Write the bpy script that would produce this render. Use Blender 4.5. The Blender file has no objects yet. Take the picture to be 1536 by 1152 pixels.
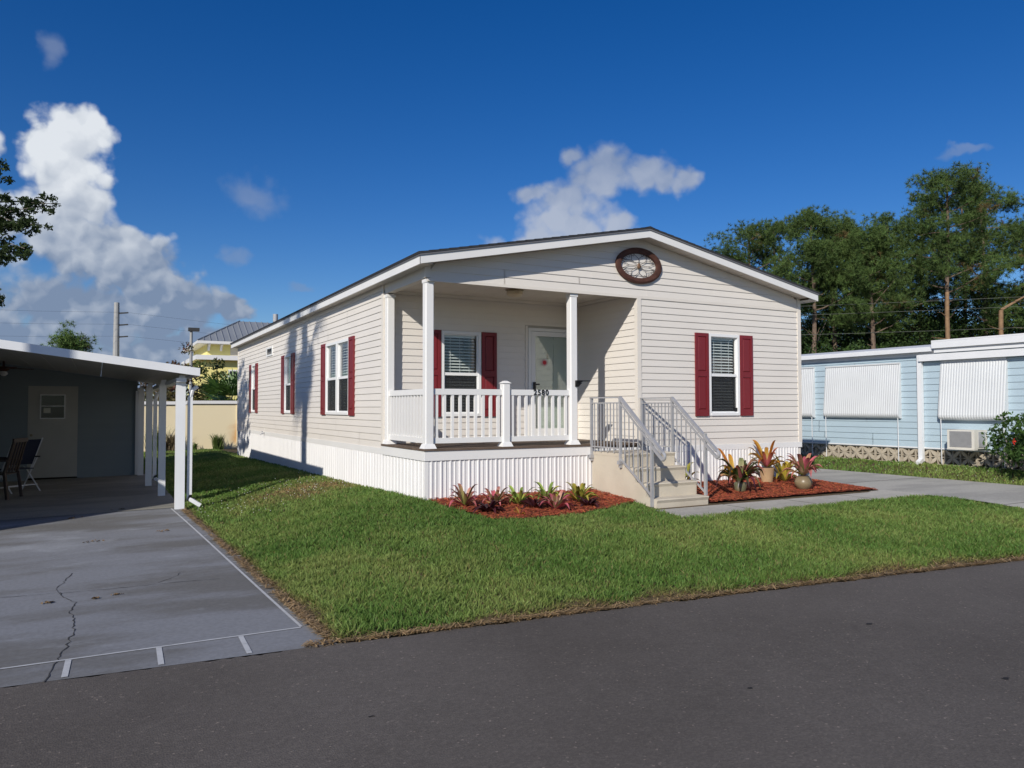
import bpy, bmesh, math, random
import numpy as np
from mathutils import Vector, Matrix

S = bpy.context.scene
COL = S.collection
rad = math.radians

# ------------------------------------------------------------------ camera
YAW, PITCH, ROLL = rad(28.5666), rad(1.7738), rad(-0.0943)
cam_d = bpy.data.cameras.new('camera'); cam = bpy.data.objects.new('camera', cam_d); COL.objects.link(cam)
cam_d.sensor_width = 36.0; cam_d.sensor_fit = 'HORIZONTAL'; cam_d.lens = 1142.5 / 1536 * 36
cam_d.clip_start = 0.05; cam_d.clip_end = 3000
Fv = Vector((math.sin(YAW)*math.cos(PITCH), math.cos(YAW)*math.cos(PITCH), math.sin(PITCH)))
Rv = Vector((math.cos(YAW), -math.sin(YAW), 0)); Uv = Rv.cross(Fv)
R2 = Rv*math.cos(ROLL) + Uv*math.sin(ROLL); U2 = Uv*math.cos(ROLL) - Rv*math.sin(ROLL)
CAM = Vector((-3.714, -9.1394, 1.2031))
cam.matrix_world = Matrix(((R2.x, U2.x, -Fv.x, CAM.x), (R2.y, U2.y, -Fv.y, CAM.y), (R2.z, U2.z, -Fv.z, CAM.z), (0, 0, 0, 1)))
S.camera = cam

# ------------------------------------------------------------------ sun, sky, exposure
SUN_AZ, SUN_EL = math.atan2(-0.795, -0.606), rad(30.3)      # towards the sun, clockwise from +Y
SUN_STRENGTH, SKY_STRENGTH, EXPOSURE = 4.4, 0.075, 0.0
sd = bpy.data.lights.new('sun', 'SUN'); sd.energy = SUN_STRENGTH; sd.angle = rad(0.53); sd.color = (1.0, 0.945, 0.855)
sun = bpy.data.objects.new('sun', sd); COL.objects.link(sun)
to_sun = Vector((math.sin(SUN_AZ)*math.cos(SUN_EL), math.cos(SUN_AZ)*math.cos(SUN_EL), math.sin(SUN_EL)))
sun.rotation_euler = to_sun.to_track_quat('Z', 'Y').to_euler(); sun.location = (-20, -20, 30)
S.view_settings.view_transform = 'Standard'; S.view_settings.look = 'None'
S.view_settings.gamma = 1.0; S.view_settings.exposure = EXPOSURE; S.view_settings.use_curve_mapping = False
S.render.engine = 'CYCLES'; S.cycles.max_bounces = 8; S.cycles.transparent_max_bounces = 12
S.cycles.use_denoising = True

W = bpy.data.worlds.new('World'); S.world = W; W.use_nodes = True
def build_world():
    nt = W.node_tree; nt.nodes.clear(); N = nt.nodes; Lk = nt.links
    def nd(t, **k):
        n = N.new(t)
        for a, b in k.items(): setattr(n, a, b)
        return n
    def mth(op, a, b=None, c=None, clamp=False):
        n = nd('ShaderNodeMath', operation=op, use_clamp=clamp)
        for i, v in enumerate((a, b, c)):
            if v is None: continue
            if isinstance(v, (int, float)): n.inputs[i].default_value = v
            else: Lk.new(v, n.inputs[i])
        return n.outputs[0]
    def smooth(v, lo, hi):
        n = nd('ShaderNodeMapRange', interpolation_type='SMOOTHSTEP'); Lk.new(v, n.inputs['Value'])
        n.inputs['From Min'].default_value = lo; n.inputs['From Max'].default_value = hi
        return n.outputs['Result']
    def mixc(f, a, b):
        n = nd('ShaderNodeMix', data_type='RGBA')
        if isinstance(f, (int, float)): n.inputs[0].default_value = f
        else: Lk.new(f, n.inputs[0])
        for i, v in ((6, a), (7, b)):
            if isinstance(v, tuple): n.inputs[i].default_value = v
            else: Lk.new(v, n.inputs[i])
        return n.outputs[2]
    out = nd('ShaderNodeOutputWorld'); bg = nd('ShaderNodeBackground'); Lk.new(bg.outputs[0], out.inputs[0])
    bg.inputs[1].default_value = SKY_STRENGTH
    sky = nd('ShaderNodeTexSky', sky_type='NISHITA'); sky.sun_disc = False
    sky.sun_elevation = SUN_EL; sky.sun_rotation = SUN_AZ % (2*math.pi)
    sky.air_density = 0.95; sky.dust_density = 0.25; sky.ozone_density = 4.5; sky.altitude = 0
    tc = nd('ShaderNodeTexCoord'); sep = nd('ShaderNodeSeparateXYZ'); Lk.new(tc.outputs['Generated'], sep.inputs[0])
    az = mth('MULTIPLY', mth('ARCTAN2', sep.outputs[0], sep.outputs[1]), 57.29578)
    el = mth('MULTIPLY', mth('ARCSINE', sep.outputs[2]), 57.29578)
    cmb = nd('ShaderNodeCombineXYZ'); Lk.new(az, cmb.inputs[0]); Lk.new(el, cmb.inputs[1])
    P0 = cmb.outputs[0]
    def noise(scale, detail, rough, off):
        mp = nd('ShaderNodeVectorMath', operation='ADD'); Lk.new(tc.outputs['Generated'], mp.inputs[0]); mp.inputs[1].default_value = off
        n = nd('ShaderNodeTexNoise'); n.inputs['Scale'].default_value = scale; n.inputs['Detail'].default_value = detail
        n.inputs['Roughness'].default_value = rough; Lk.new(mp.outputs[0], n.inputs['Vector']); return n.outputs[0]
    # billow: warp the lookup a little
    n1 = noise(17, 5, 0.48, (0, 0, 0)); n2 = noise(55, 4, 0.5, (3, 1, 2)); n3 = noise(7, 4, 0.5, (5, 2, 1)); n1b = noise(17, 5, 0.48, (0.014, 0.010, -0.016))
    nn = mth('ADD', mth('MULTIPLY', mth('SUBTRACT', n1, 0.5), 1.3), mth('MULTIPLY', mth('SUBTRACT', n2, 0.5), 0.45))
    def cell(scale, off):
        mp = nd('ShaderNodeVectorMath', operation='ADD'); Lk.new(wv.outputs[0], mp.inputs[0]); mp.inputs[1].default_value = off
        v = nd('ShaderNodeTexVoronoi', feature='F1'); v.inputs['Scale'].default_value = scale; Lk.new(mp.outputs[0], v.inputs['Vector']); return v.outputs['Distance']
    wn = nd('ShaderNodeTexNoise'); wn.inputs['Scale'].default_value = 45; wn.inputs['Detail'].default_value = 5; Lk.new(tc.outputs['Generated'], wn.inputs['Vector'])
    ws = nd('ShaderNodeVectorMath', operation='SCALE'); Lk.new(wn.outputs['Color'], ws.inputs[0]); ws.inputs['Scale'].default_value = .022
    wv = nd('ShaderNodeVectorMath', operation='ADD'); Lk.new(tc.outputs['Generated'], wv.inputs[0]); Lk.new(ws.outputs[0], wv.inputs[1])
    OFF = (-.0100, .0055, .0150)
    c1, c1b, c2, c2b = cell(24, (0, 0, 0)), cell(24, OFF), cell(62, (1, 2, 0)), cell(62, (1+OFF[0]*.5, 2+OFF[1]*.5, OFF[2]*.5))
    bil = mth('ADD', mth('MULTIPLY', mth('SUBTRACT', .46, c1), 1.4), mth('MULTIPLY', mth('SUBTRACT', .46, c2), .6))
    litb = mth('ADD', mth('MULTIPLY', mth('SUBTRACT', c1b, c1), .55), mth('MULTIPLY', mth('SUBTRACT', c2b, c2), .28))
    def vnoise(scale, amp):
        n = nd('ShaderNodeTexNoise'); n.inputs['Scale'].default_value = scale; n.inputs['Detail'].default_value = 3; Lk.new(tc.outputs['Generated'], n.inputs['Vector'])
        a = nd('ShaderNodeVectorMath', operation='SUBTRACT'); Lk.new(n.outputs['Color'], a.inputs[0]); a.inputs[1].default_value = (.5, .5, .5)
        b = nd('ShaderNodeVectorMath', operation='MULTIPLY'); Lk.new(a.outputs[0], b.inputs[0]); b.inputs[1].default_value = amp; return b.outputs[0]
    w1 = nd('ShaderNodeVectorMath', operation='ADD'); Lk.new(P0, w1.inputs[0]); Lk.new(vnoise(18, (3.6, 3.0, 0)), w1.inputs[1])
    w2 = nd('ShaderNodeVectorMath', operation='ADD'); Lk.new(w1.outputs[0], w2.inputs[0]); Lk.new(vnoise(60, (.9, .8, 0)), w2.inputs[1]); P = w2.outputs[0]
    def field(blobs):
        acc = None
        for a, e, sa, se in blobs:
            s = nd('ShaderNodeVectorMath', operation='SUBTRACT'); Lk.new(P, s.inputs[0]); s.inputs[1].default_value = (a, e, 0)
            m = nd('ShaderNodeVectorMath', operation='MULTIPLY'); Lk.new(s.outputs[0], m.inputs[0]); m.inputs[1].default_value = (1/sa, 1/se, 0)
            l = nd('ShaderNodeVectorMath', operation='LENGTH'); Lk.new(m.outputs[0], l.inputs[0])
            v = mth('SUBTRACT', 1.0, l.outputs[1])
            acc = v if acc is None else mth('SMOOTH_MAX', acc, v, 0.3)
        return mth('MAXIMUM', acc, -1.5)
    # azimuth / elevation of the clouds, degrees
    big = [(-1.9, 17.4, 2.8, 2.1), (-3.4, 17.0, 1.6, 1.5), (-2.0, 16.0, 2.6, 2.4), (-1.8, 13.4, 3.2, 2.6), (-0.8, 11.0, 3.8, 2.2), (-6.6, 15.5, 1.8, 2.0), (-6.5, 12.0, 3.5, 3.0),
           (1.6, 9.6, 4.6, 2.6), (3.4, 8.2, 4.2, 1.8), (6.2, 7.2, 3.8, 1.1), (8.6, 6.7, 1.8, 0.6), (0.5, 6.3, 9, 2.3), (-12, 8.5, 8, 4.5), (-14, 5.5, 12, 3.5),
           (-4, 4.2, 9, 2.4), (5.5, 4.6, 4.5, 1.7), (2.0, 3.0, 8.5, 2.0)]
    mid = [(34.7, 16.4, 2.6, 1.5), (40.2, 16.5, 1.8, 1.0), (33.2, 15.2, 3.2, 2.2), (36.0, 17.4, 3.0, 1.8), (38.6, 16.8, 2.6, 1.5), (41.6, 16.3, 1.4, 1.2), (32.6, 13.6, 4.2, 2.0), (36.5, 13.4, 2.2, 1.1), (30.6, 15.9, 1.8, 1.2), (33.6, 18.5, 1.5, .8), (27.5, 11.6, 2.2, .8), (19, 9.6, 1.2, .6), (30, 12.0, 5, 1.6)]
    wisp = [(9.6, 14.9, 2.5, 1.6), (8.6, 10.6, 1.6, .9), (-2.6, 22.4, 1.2, 1.5), (59.5, 16.3, 1.6, .35), (13, 8.7, 1.6, .5), (-40, 22, 12, 4), (95, 25, 14, 5), (140, 18, 16, 4), (-110, 15, 14, 4)]
    fb, fm, fw = field(big), field(mid), field(wisp)
    hs = nd('ShaderNodeHueSaturation'); hs.inputs['Hue'].default_value = .513; hs.inputs['Saturation'].default_value = 1.32; hs.inputs['Value'].default_value = 1.18; Lk.new(sky.outputs[0], hs.inputs['Color']); skyc = hs.outputs[0]
    k = 1.0 / SKY_STRENGTH
    # lit side of the billows: density falls towards the sun
    lit = mth('MULTIPLY', mth('SUBTRACT', n1b, n1), 2.6)
    def colour(el_lo, el_hi, white, grey, bias, lt=None):
        t = mth('ADD', mth('ADD', smooth(el, el_lo, el_hi), lt or lit), mth('ADD', mth('MULTIPLY', mth('SUBTRACT', n3, 0.5), .75), bias), None)
        t = mth('MINIMUM', mth('MAXIMUM', t, 0.0), 1.0)
        return mixc(t, tuple(c*k for c in grey)+(1,), tuple(c*k for c in white)+(1,))
    cb = colour(6.0, 17.5, (0.76, 0.80, 0.85), (0.20, 0.27, 0.40), 0.0, litb)
    cm = colour(20, 11.5, (0.46, 0.51, 0.61), (0.24, 0.31, 0.46), 0.0, litb)
    cw = colour(5, 25, (0.30, 0.36, 0.49), (0.21, 0.29, 0.45), 0.0)
    ab = mth('MULTIPLY', smooth(mth('ADD', mth('MULTIPLY', fb, 2.3), mth('ADD', bil, mth('MULTIPLY', nn, .45))), -0.12, 0.75), 0.98)
    am = mth('MULTIPLY', smooth(mth('ADD', mth('MULTIPLY', fm, 1.8), mth('ADD', mth('MULTIPLY', bil, .8), mth('MULTIPLY', nn, .5))), -0.1, 1.1), 0.88)
    aw = mth('MULTIPLY', smooth(mth('ADD', mth('MULTIPLY', fw, 1.3), nn), 0.0, 0.9), 0.42)
    c = mixc(aw, skyc, cw); c = mixc(am, c, cm); c = mixc(ab, c, cb)
    Lk.new(c, bg.inputs[0])
build_world()

# ------------------------------------------------------------------ helpers: materials
MATS = {}
def mat(name, col, rough=0.6, var=0.08, vscale=2.5, bump=0.0, bscale=80.0, metallic=0.0, spec=0.4, rand=0.0, col2=None, c2scale=1.0, c2lo=0.45, c2hi=0.65, stretch=None, attr=None, trans=0.0):
    if name in MATS: return MATS[name]
    m = bpy.data.materials.new(name); m.use_nodes = True; MATS[name] = m
    nt = m.node_tree; N = nt.nodes; Lk = nt.links; b = N['Principled BSDF']
    b.inputs['Roughness'].default_value = rough; b.inputs['Metallic'].default_value = metallic
    b.inputs['Specular IOR Level'].default_value = spec
    g = N.new('ShaderNodeNewGeometry'); pos = g.outputs['Position']
    if stretch:
        v = N.new('ShaderNodeVectorMath'); v.operation = 'MULTIPLY'; Lk.new(pos, v.inputs[0]); v.inputs[1].default_value = stretch; pos2 = v.outputs[0]
    else: pos2 = pos
    def noise(s, d=4.0, p=None):
        n = N.new('ShaderNodeTexNoise'); n.inputs['Scale'].default_value = s; n.inputs['Detail'].default_value = d
        Lk.new(p or pos, n.inputs['Vector']); return n.outputs[0]
    if attr:
        a = N.new('ShaderNodeAttribute'); a.attribute_name = attr; c = a.outputs['Color']
    else:
        a = N.new('ShaderNodeRGB'); a.outputs[0].default_value = tuple(col)+(1,); c = a.outputs[0]
    if col2:
        mr = N.new('ShaderNodeMapRange'); mr.interpolation_type = 'SMOOTHSTEP'; Lk.new(noise(c2scale, 6, pos2), mr.inputs[0]); mr.inputs[1].default_value = c2lo; mr.inputs[2].default_value = c2hi
        mx = N.new('ShaderNodeMix'); mx.data_type = 'RGBA'; Lk.new(mr.outputs[0], mx.inputs[0]); Lk.new(c, mx.inputs[6]); mx.inputs[7].default_value = tuple(col2)+(1,); c = mx.outputs[2]
    mr = N.new('ShaderNodeMapRange'); Lk.new(noise(vscale, 5, pos2), mr.inputs[0]); mr.inputs[1].default_value = .25; mr.inputs[2].default_value = .75; mr.inputs[3].default_value = 1-var; mr.inputs[4].default_value = 1+var
    f = mr.outputs[0]
    if rand:
        oi = N.new('ShaderNodeObjectInfo'); m2 = N.new('ShaderNodeMapRange'); Lk.new(oi.outputs['Random'], m2.inputs[0]); m2.inputs[3].default_value = 1-rand; m2.inputs[4].default_value = 1+rand
        mm = N.new('ShaderNodeMath'); mm.operation = 'MULTIPLY'; Lk.new(f, mm.inputs[0]); Lk.new(m2.outputs[0], mm.inputs[1]); f = mm.outputs[0]
    sc = N.new('ShaderNodeVectorMath'); sc.operation = 'SCALE'; Lk.new(c, sc.inputs[0]); Lk.new(f, sc.inputs['Scale'])
    Lk.new(sc.outputs[0], b.inputs['Base Color'])
    if bump:
        bn = N.new('ShaderNodeBump'); bn.inputs['Strength'].default_value = min(1, bump); bn.inputs['Distance'].default_value = 0.004*max(1, bump); Lk.new(noise(bscale, 3), bn.inputs['Height']); Lk.new(bn.outputs[0], b.inputs['Normal'])
    if trans:
        t = N.new('ShaderNodeBsdfTranslucent'); Lk.new(sc.outputs[0], t.inputs[0]); ms = N.new('ShaderNodeMixShader'); ms.inputs[0].default_value = trans
        Lk.new(b.outputs[0], ms.inputs[1]); Lk.new(t.outputs[0], ms.inputs[2]); Lk.new(ms.outputs[0], N['Material Output'].inputs[0])
    return m
def glass_mat(name, tint=(1, 1, 1), refl=1.0):
    m = bpy.data.materials.new(name); m.use_nodes = True; nt = m.node_tree; N = nt.nodes; Lk = nt.links; N.remove(N['Principled BSDF'])
    fr = N.new('ShaderNodeLayerWeight'); fr.inputs[0].default_value = .5; pw = N.new('ShaderNodeMath'); pw.operation = 'POWER'; Lk.new(fr.outputs['Facing'], pw.inputs[0]); pw.inputs[1].default_value = 4.0
    mu = N.new('ShaderNodeMath'); mu.operation = 'MULTIPLY_ADD'; mu.use_clamp = True; Lk.new(pw.outputs[0], mu.inputs[0]); mu.inputs[1].default_value = .8; mu.inputs[2].default_value = .045*refl
    t = N.new('ShaderNodeBsdfTransparent'); t.inputs[0].default_value = tint+(1,); g = N.new('ShaderNodeBsdfGlossy'); g.inputs['Roughness'].default_value = 0.01
    ms = N.new('ShaderNodeMixShader'); Lk.new(mu.outputs[0], ms.inputs[0]); Lk.new(t.outputs[0], ms.inputs[1]); Lk.new(g.outputs[0], ms.inputs[2]); Lk.new(ms.outputs[0], N['Material Output'].inputs[0])
    return m
def screen_mat(name, col, opac):
    m = bpy.data.materials.new(name); m.use_nodes = True; nt = m.node_tree; N = nt.nodes; Lk = nt.links
    b = N['Principled BSDF']; b.inputs['Base Color'].default_value = col+(1,); b.inputs['Roughness'].default_value = .8
    t = N.new('ShaderNodeBsdfTransparent'); ms = N.new('ShaderNodeMixShader'); ms.inputs[0].default_value = opac
    Lk.new(t.outputs[0], ms.inputs[1]); Lk.new(b.outputs[0], ms.inputs[2]); Lk.new(ms.outputs[0], N['Material Output'].inputs[0]); return m

siding = mat('cream_vinyl', (0.72, 0.675, 0.615), .5, .03, 1.2, .25, 40, rand=.012)
trimcream = mat('cream_trim', (0.73, 0.68, 0.61), .5, .03)
white = mat('white_vinyl', (0.78, 0.77, 0.75), .42, .03, 1.5, rand=.01)
whiteskirt = mat('white_skirting', (0.76, 0.75, 0.74), .42, .04, 1.5, col2=(0.70, 0.66, 0.48), c2scale=.9, c2lo=.74, c2hi=.95, stretch=(1.5, 1.5, .5))
fascia_m = mat('white_fascia', (0.76, 0.75, 0.73), .45, .04, 2)
soffit_m = mat('soffit', (0.60, 0.56, 0.50), .6, .04)
shingle = mat('shingles', (0.035, 0.036, 0.040), .9, .25, 20, .8, 60)
drip = mat('drip_edge', (0.16, 0.16, 0.17), .5, .1)
red = mat('red_shutter', (0.19, 0.019, 0.024), .45, .06, 4, .2, 50, rand=.05)
winwhite = mat('window_white', (0.80, 0.80, 0.79), .35, .02)
blindm = mat('blind', (0.62, 0.68, 0.66), .5, .03, rand=.04)
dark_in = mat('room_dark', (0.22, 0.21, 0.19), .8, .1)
glass = glass_mat('glass'); screenm = screen_mat('screen', (0.02, 0.022, 0.024), .5)
deckm = mat('deck_boards', (0.12, 0.085, 0.062), .75, .25, 5, .5, 60, rand=.15, stretch=(1, 8, 1))
stucco = mat('painted_concrete', (0.56, 0.50, 0.40), .85, .05, 2, 1.0, 120, col2=(0.50, 0.44, 0.35), c2scale=1.6)
galv = mat('galvanised', (0.43, 0.43, 0.44), .45, .08, 12, metallic=.35, spec=.5)
blackm = mat('black', (0.012, 0.012, 0.013), .5, .05)
brownmetal = mat('rust_brown', (0.075, 0.030, 0.020), .75, .3, 14, .6, 90)
wire = mat('dark_wire', (0.05, 0.045, 0.05), .5, .1)
whitedoor = mat('door_white', (0.74, 0.74, 0.72), .4, .02)
redsticker = mat('sticker', (0.5, 0.02, 0.03), .5, .05)
brass = mat('brass', (0.30, 0.25, 0.16), .4, .1, metallic=.6)

# ------------------------------------------------------------------ helpers: meshes
ORG = {}
class MB:
    def __init__(s): s.v = []; s.f = []
    def add(s, vs, fs):
        n = len(s.v); s.v += [tuple(v) for v in vs]; s.f += [tuple(n+i for i in f) for f in fs]
    def hexa(s, p): s.add(p, [(0, 3, 2, 1), (4, 5, 6, 7), (0, 1, 5, 4), (1, 2, 6, 5), (2, 3, 7, 6), (3, 0, 4, 7)]); return s
    def box(s, x0, x1, y0, y1, z0, z1):
        return s.hexa([(x0, y0, z0), (x1, y0, z0), (x1, y1, z0), (x0, y1, z0), (x0, y0, z1), (x1, y0, z1), (x1, y1, z1), (x0, y1, z1)])
    def mbox(s, m, u0, u1, o0, o1, z0, z1):
        return s.hexa([m(u0, o0, z0), m(u1, o0, z0), m(u1, o1, z0), m(u0, o1, z0), m(u0, o0, z1), m(u1, o0, z1), m(u1, o1, z1), m(u0, o1, z1)])
    def extrude(s, prof, a, b, fn):
        # prof: list of 2-D points, fn(p, t) -> 3-D
        n = len(prof); s.add([fn(p, a) for p in prof]+[fn(p, b) for p in prof],
              [tuple(range(n)), tuple(range(2*n-1, n-1, -1))]+[(i, n+i, n+(i+1) % n, (i+1) % n) for i in range(n)]); return s
    def tube(s, pts, rads, n=8, caps=True):
        pts = [Vector(p) for p in pts]
        if isinstance(rads, (int, float)): rads = [rads]*len(pts)
        rings = []; prev = None
        for i, p in enumerate(pts):
            d = (pts[min(i+1, len(pts)-1)]-pts[max(i-1, 0)]).normalized()
            a = prev if prev is not None else (Vector((0, 0, 1)) if abs(d.z) < .9 else Vector((1, 0, 0)))
            u = (a-d*a.dot(d))
            if u.length < 1e-4: u = d.orthogonal()
            u.normalize(); prev = u; w = d.cross(u)
            rings.append([p+(u*math.cos(2*math.pi*k/n)+w*math.sin(2*math.pi*k/n))*rads[i] for k in range(n)])
        vs = [v for r in rings for v in r]; fs = []
        for i in range(len(pts)-1):
            for k in range(n): fs.append((i*n+k, i*n+(k+1) % n, (i+1)*n+(k+1) % n, (i+1)*n+k))
        if caps: fs += [tuple(range(n-1, -1, -1)), tuple((len(pts)-1)*n+k for k in range(n))]
        s.add(vs, fs); return s
    def bar(s, a, b, w, h, up=(0, 0, 1)):
        a, b = Vector(a), Vector(b); d = (b-a).normalized(); r = d.cross(Vector(up))
        if r.length < 1e-3: r = d.orthogonal()
        r.normalize(); u = r.cross(d); r *= w/2; u *= h/2
        return s.hexa([a-r-u, a+r-u, b+r-u, b-r-u, a-r+u, a+r+u, b+r+u, b-r+u])
    def lathe(s, prof, c, n=20, sx=1, sy=1):
        vs = []; fs = []
        for r, z in prof:
            for k in range(n): t = 2*math.pi*k/n; vs.append((c[0]+r*sx*math.cos(t), c[1]+r*sy*math.sin(t), c[2]+z))
        for i in range(len(prof)-1):
            for k in range(n): fs.append((i*n+k, i*n+(k+1) % n, (i+1)*n+(k+1) % n, (i+1)*n+k))
        fs += [tuple(range(n-1, -1, -1)), tuple((len(prof)-1)*n+k for k in range(n))]
        s.add(vs, fs); return s
    def mesh(s, name, m, origin=(0, 0, 0), smooth=False):
        me = bpy.data.meshes.new(name); ox, oy, oz = origin
        me.from_pydata([(x-ox, y-oy, z-oz) for x, y, z in s.v], [], s.f)
        bm = bmesh.new(); bm.from_mesh(me); bmesh.ops.recalc_face_normals(bm, faces=bm.faces); bm.to_mesh(me); bm.free()
        me.materials.append(m)
        if smooth:
            for p in me.polygons: p.use_smooth = True
            me.set_sharp_from_angle(angle=rad(40))
        return me
    def build(s, name, m, parent=None, label=None, cat=None, group=None, kind=None, origin=None, smooth=False):
        org = origin or (ORG[parent.name] if parent else (0, 0, 0))
        me = s.mesh(name, m, org, smooth)
        o = bpy.data.objects.new(name, me); COL.objects.link(o)
        if parent: o.parent = parent; o.location = tuple(a-b for a, b in zip(org, ORG[parent.name]))
        else: o.location = org
        ORG[o.name] = org; tag(o, label, cat, group, kind); return o
def tag(o, label=None, cat=None, group=None, kind=None):
    if label: o['label'] = label
    if cat: o['category'] = cat
    if group: o['group'] = group
    if kind: o['kind'] = kind
    return o
def empty(name, loc, label, cat, group=None):
    o = bpy.data.objects.new(name, None); COL.objects.link(o); o.location = loc; o.empty_display_size = .1; ORG[o.name] = tuple(loc)
    return tag(o, label, cat, group)
def inst(name, me, parent, loc, rz=0.0, scale=None, rot=None):
    o = bpy.data.objects.new(name, me); COL.objects.link(o); o.parent = parent
    po = ORG[parent.name] if parent else (0, 0, 0); o.location = tuple(a-b for a, b in zip(loc, po))
    o.rotation_euler = rot if rot else (0, 0, rz)
    if scale: o.scale = scale
    ORG[o.name] = tuple(loc); return o
def npmesh(name, V, Fc, m, cols=None, parent=None, origin=(0, 0, 0), **kw):
    """V (n,3), Fc (m,k) numpy -> object"""
    me = bpy.data.meshes.new(name); V = np.asarray(V, np.float32)-np.asarray(origin, np.float32); Fc = np.asarray(Fc, np.int32); k = Fc.shape[1]
    me.vertices.add(len(V)); me.vertices.foreach_set('co', V.ravel())
    me.loops.add(Fc.size); me.loops.foreach_set('vertex_index', Fc.ravel())
    me.polygons.add(len(Fc)); me.polygons.foreach_set('loop_start', np.arange(0, Fc.size, k, dtype=np.int32)); 
    me.update(calc_edges=True)
    if cols is not None:
        at = me.color_attributes.new('Col', 'FLOAT_COLOR', 'POINT'); c4 = np.ones((len(V), 4), np.float32); c4[:, :3] = cols; at.data.foreach_set('color', c4.ravel())
    me.materials.append(m); o = bpy.data.objects.new(name, me); COL.objects.link(o)
    if parent:
        o.parent = parent; o.location = tuple(a-b for a, b in zip(origin, ORG[parent.name]))
    else: o.location = origin
    ORG[o.name] = tuple(origin); tag(o, **kw); return o
rng = np.random.default_rng(7); random.seed(5)

# ------------------------------------------------------------------ the lie of the land
def sstep(a, b, x):
    t = np.clip((x-a)/(b-a), 0, 1); return t*t*(3-2*t)
def road_edge(x):
    x = np.asarray(x, float); xc = np.clip(x, -6, 6); t = xc+2.49
    return -4.07-0.075*t-0.0028*t*t + np.where(x > 6, -0.123*(x-6), 0) + np.where(x < -6, -0.05*(x+6), 0)
def slab_edge(y): return -2.47-0.031*np.asarray(y, float)
def drive_near(y):
    y = np.asarray(y, float); return 7.1+np.where(y < -2.08, -0.29*(y+2.08), 0)
def drive_z(y): return -0.105-0.255*sstep(-2.2, -5.0, np.asarray(y, float))
def H(x, y):
    x = np.asarray(x, float); y = np.asarray(y, float); re = road_edge(x)
    f = np.where(y > 0, np.maximum(-0.015*y, -0.3), np.where(y > -2.1, -0.12*(-y/2.1), -0.12-0.225*np.clip((-2.1-y)/(-2.1-re), 0, 1)))
    t = sstep(0.15, 2.3, -x); f = f*(1-t)+np.minimum(f, -0.35)*t
    tr = sstep(6.6, 7.2, x)*np.where(y > -2.2, 1, 1); f = f*(1-tr)+np.minimum(f, -0.13)*tr
    tn = sstep(9.8, 10.7, x)*sstep(-4.5, -1.5, y); f = f*(1-tn)+(0.06+0.0*y)*tn
    on = sstep(-.02, .12, y-re); f = -0.40*(1-on)+f*on
    ds = sstep(.02, -.12, x-drive_near(y))*1.0
    indr = ((x > drive_near(y)+.03) & (x < 9.77)); f = np.where(indr, np.minimum(f, drive_z(y)-.05), f)
    inwk = (x > 2.5) & (x < 7.1) & (y > -2.07) & (y < -1.56); f = np.where(inwk, -.25, f)
    insl = (x < slab_edge(y)-.02) & (y < 10.5); f = np.where(insl, -0.42, f)
    return f
def grid_lines(a, b, fine0, fine1, step):
    L = list(np.arange(fine0, fine1+1e-6, step)); d = step; v = fine1
    while v < b: d *= 1.35; v += d; L.append(min(v, b))
    d = step; v = fine0
    while v > a: d *= 1.35; v -= d; L.insert(0, max(v, a))
    return np.array(L)
soil = mat('lawn_soil', (0.085, 0.060, 0.032), .95, .35, 6, .8, 90, col2=(0.05, 0.058, 0.022), c2scale=1.3, c2lo=.55, c2hi=.75)
def build_ground():
    X = grid_lines(-900, 900, -4, 13, .12); Y = grid_lines(-300, 1500, -6, 22, .12)
    gx, gy = np.meshgrid(X, Y, indexing='xy'); Z = H(gx, gy)
    V = np.stack([gx, gy, Z], -1).reshape(-1, 3); nx, ny = len(X), len(Y)
    i = (np.arange(ny-1)[:, None]*nx+np.arange(nx-1)[None, :]).ravel()
    o = npmesh('ground', V, np.stack([i, i+1, i+nx+1, i+nx], -1), soil, kind='structure')
    for p in o.data.polygons: p.use_smooth = True
build_ground()

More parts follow.
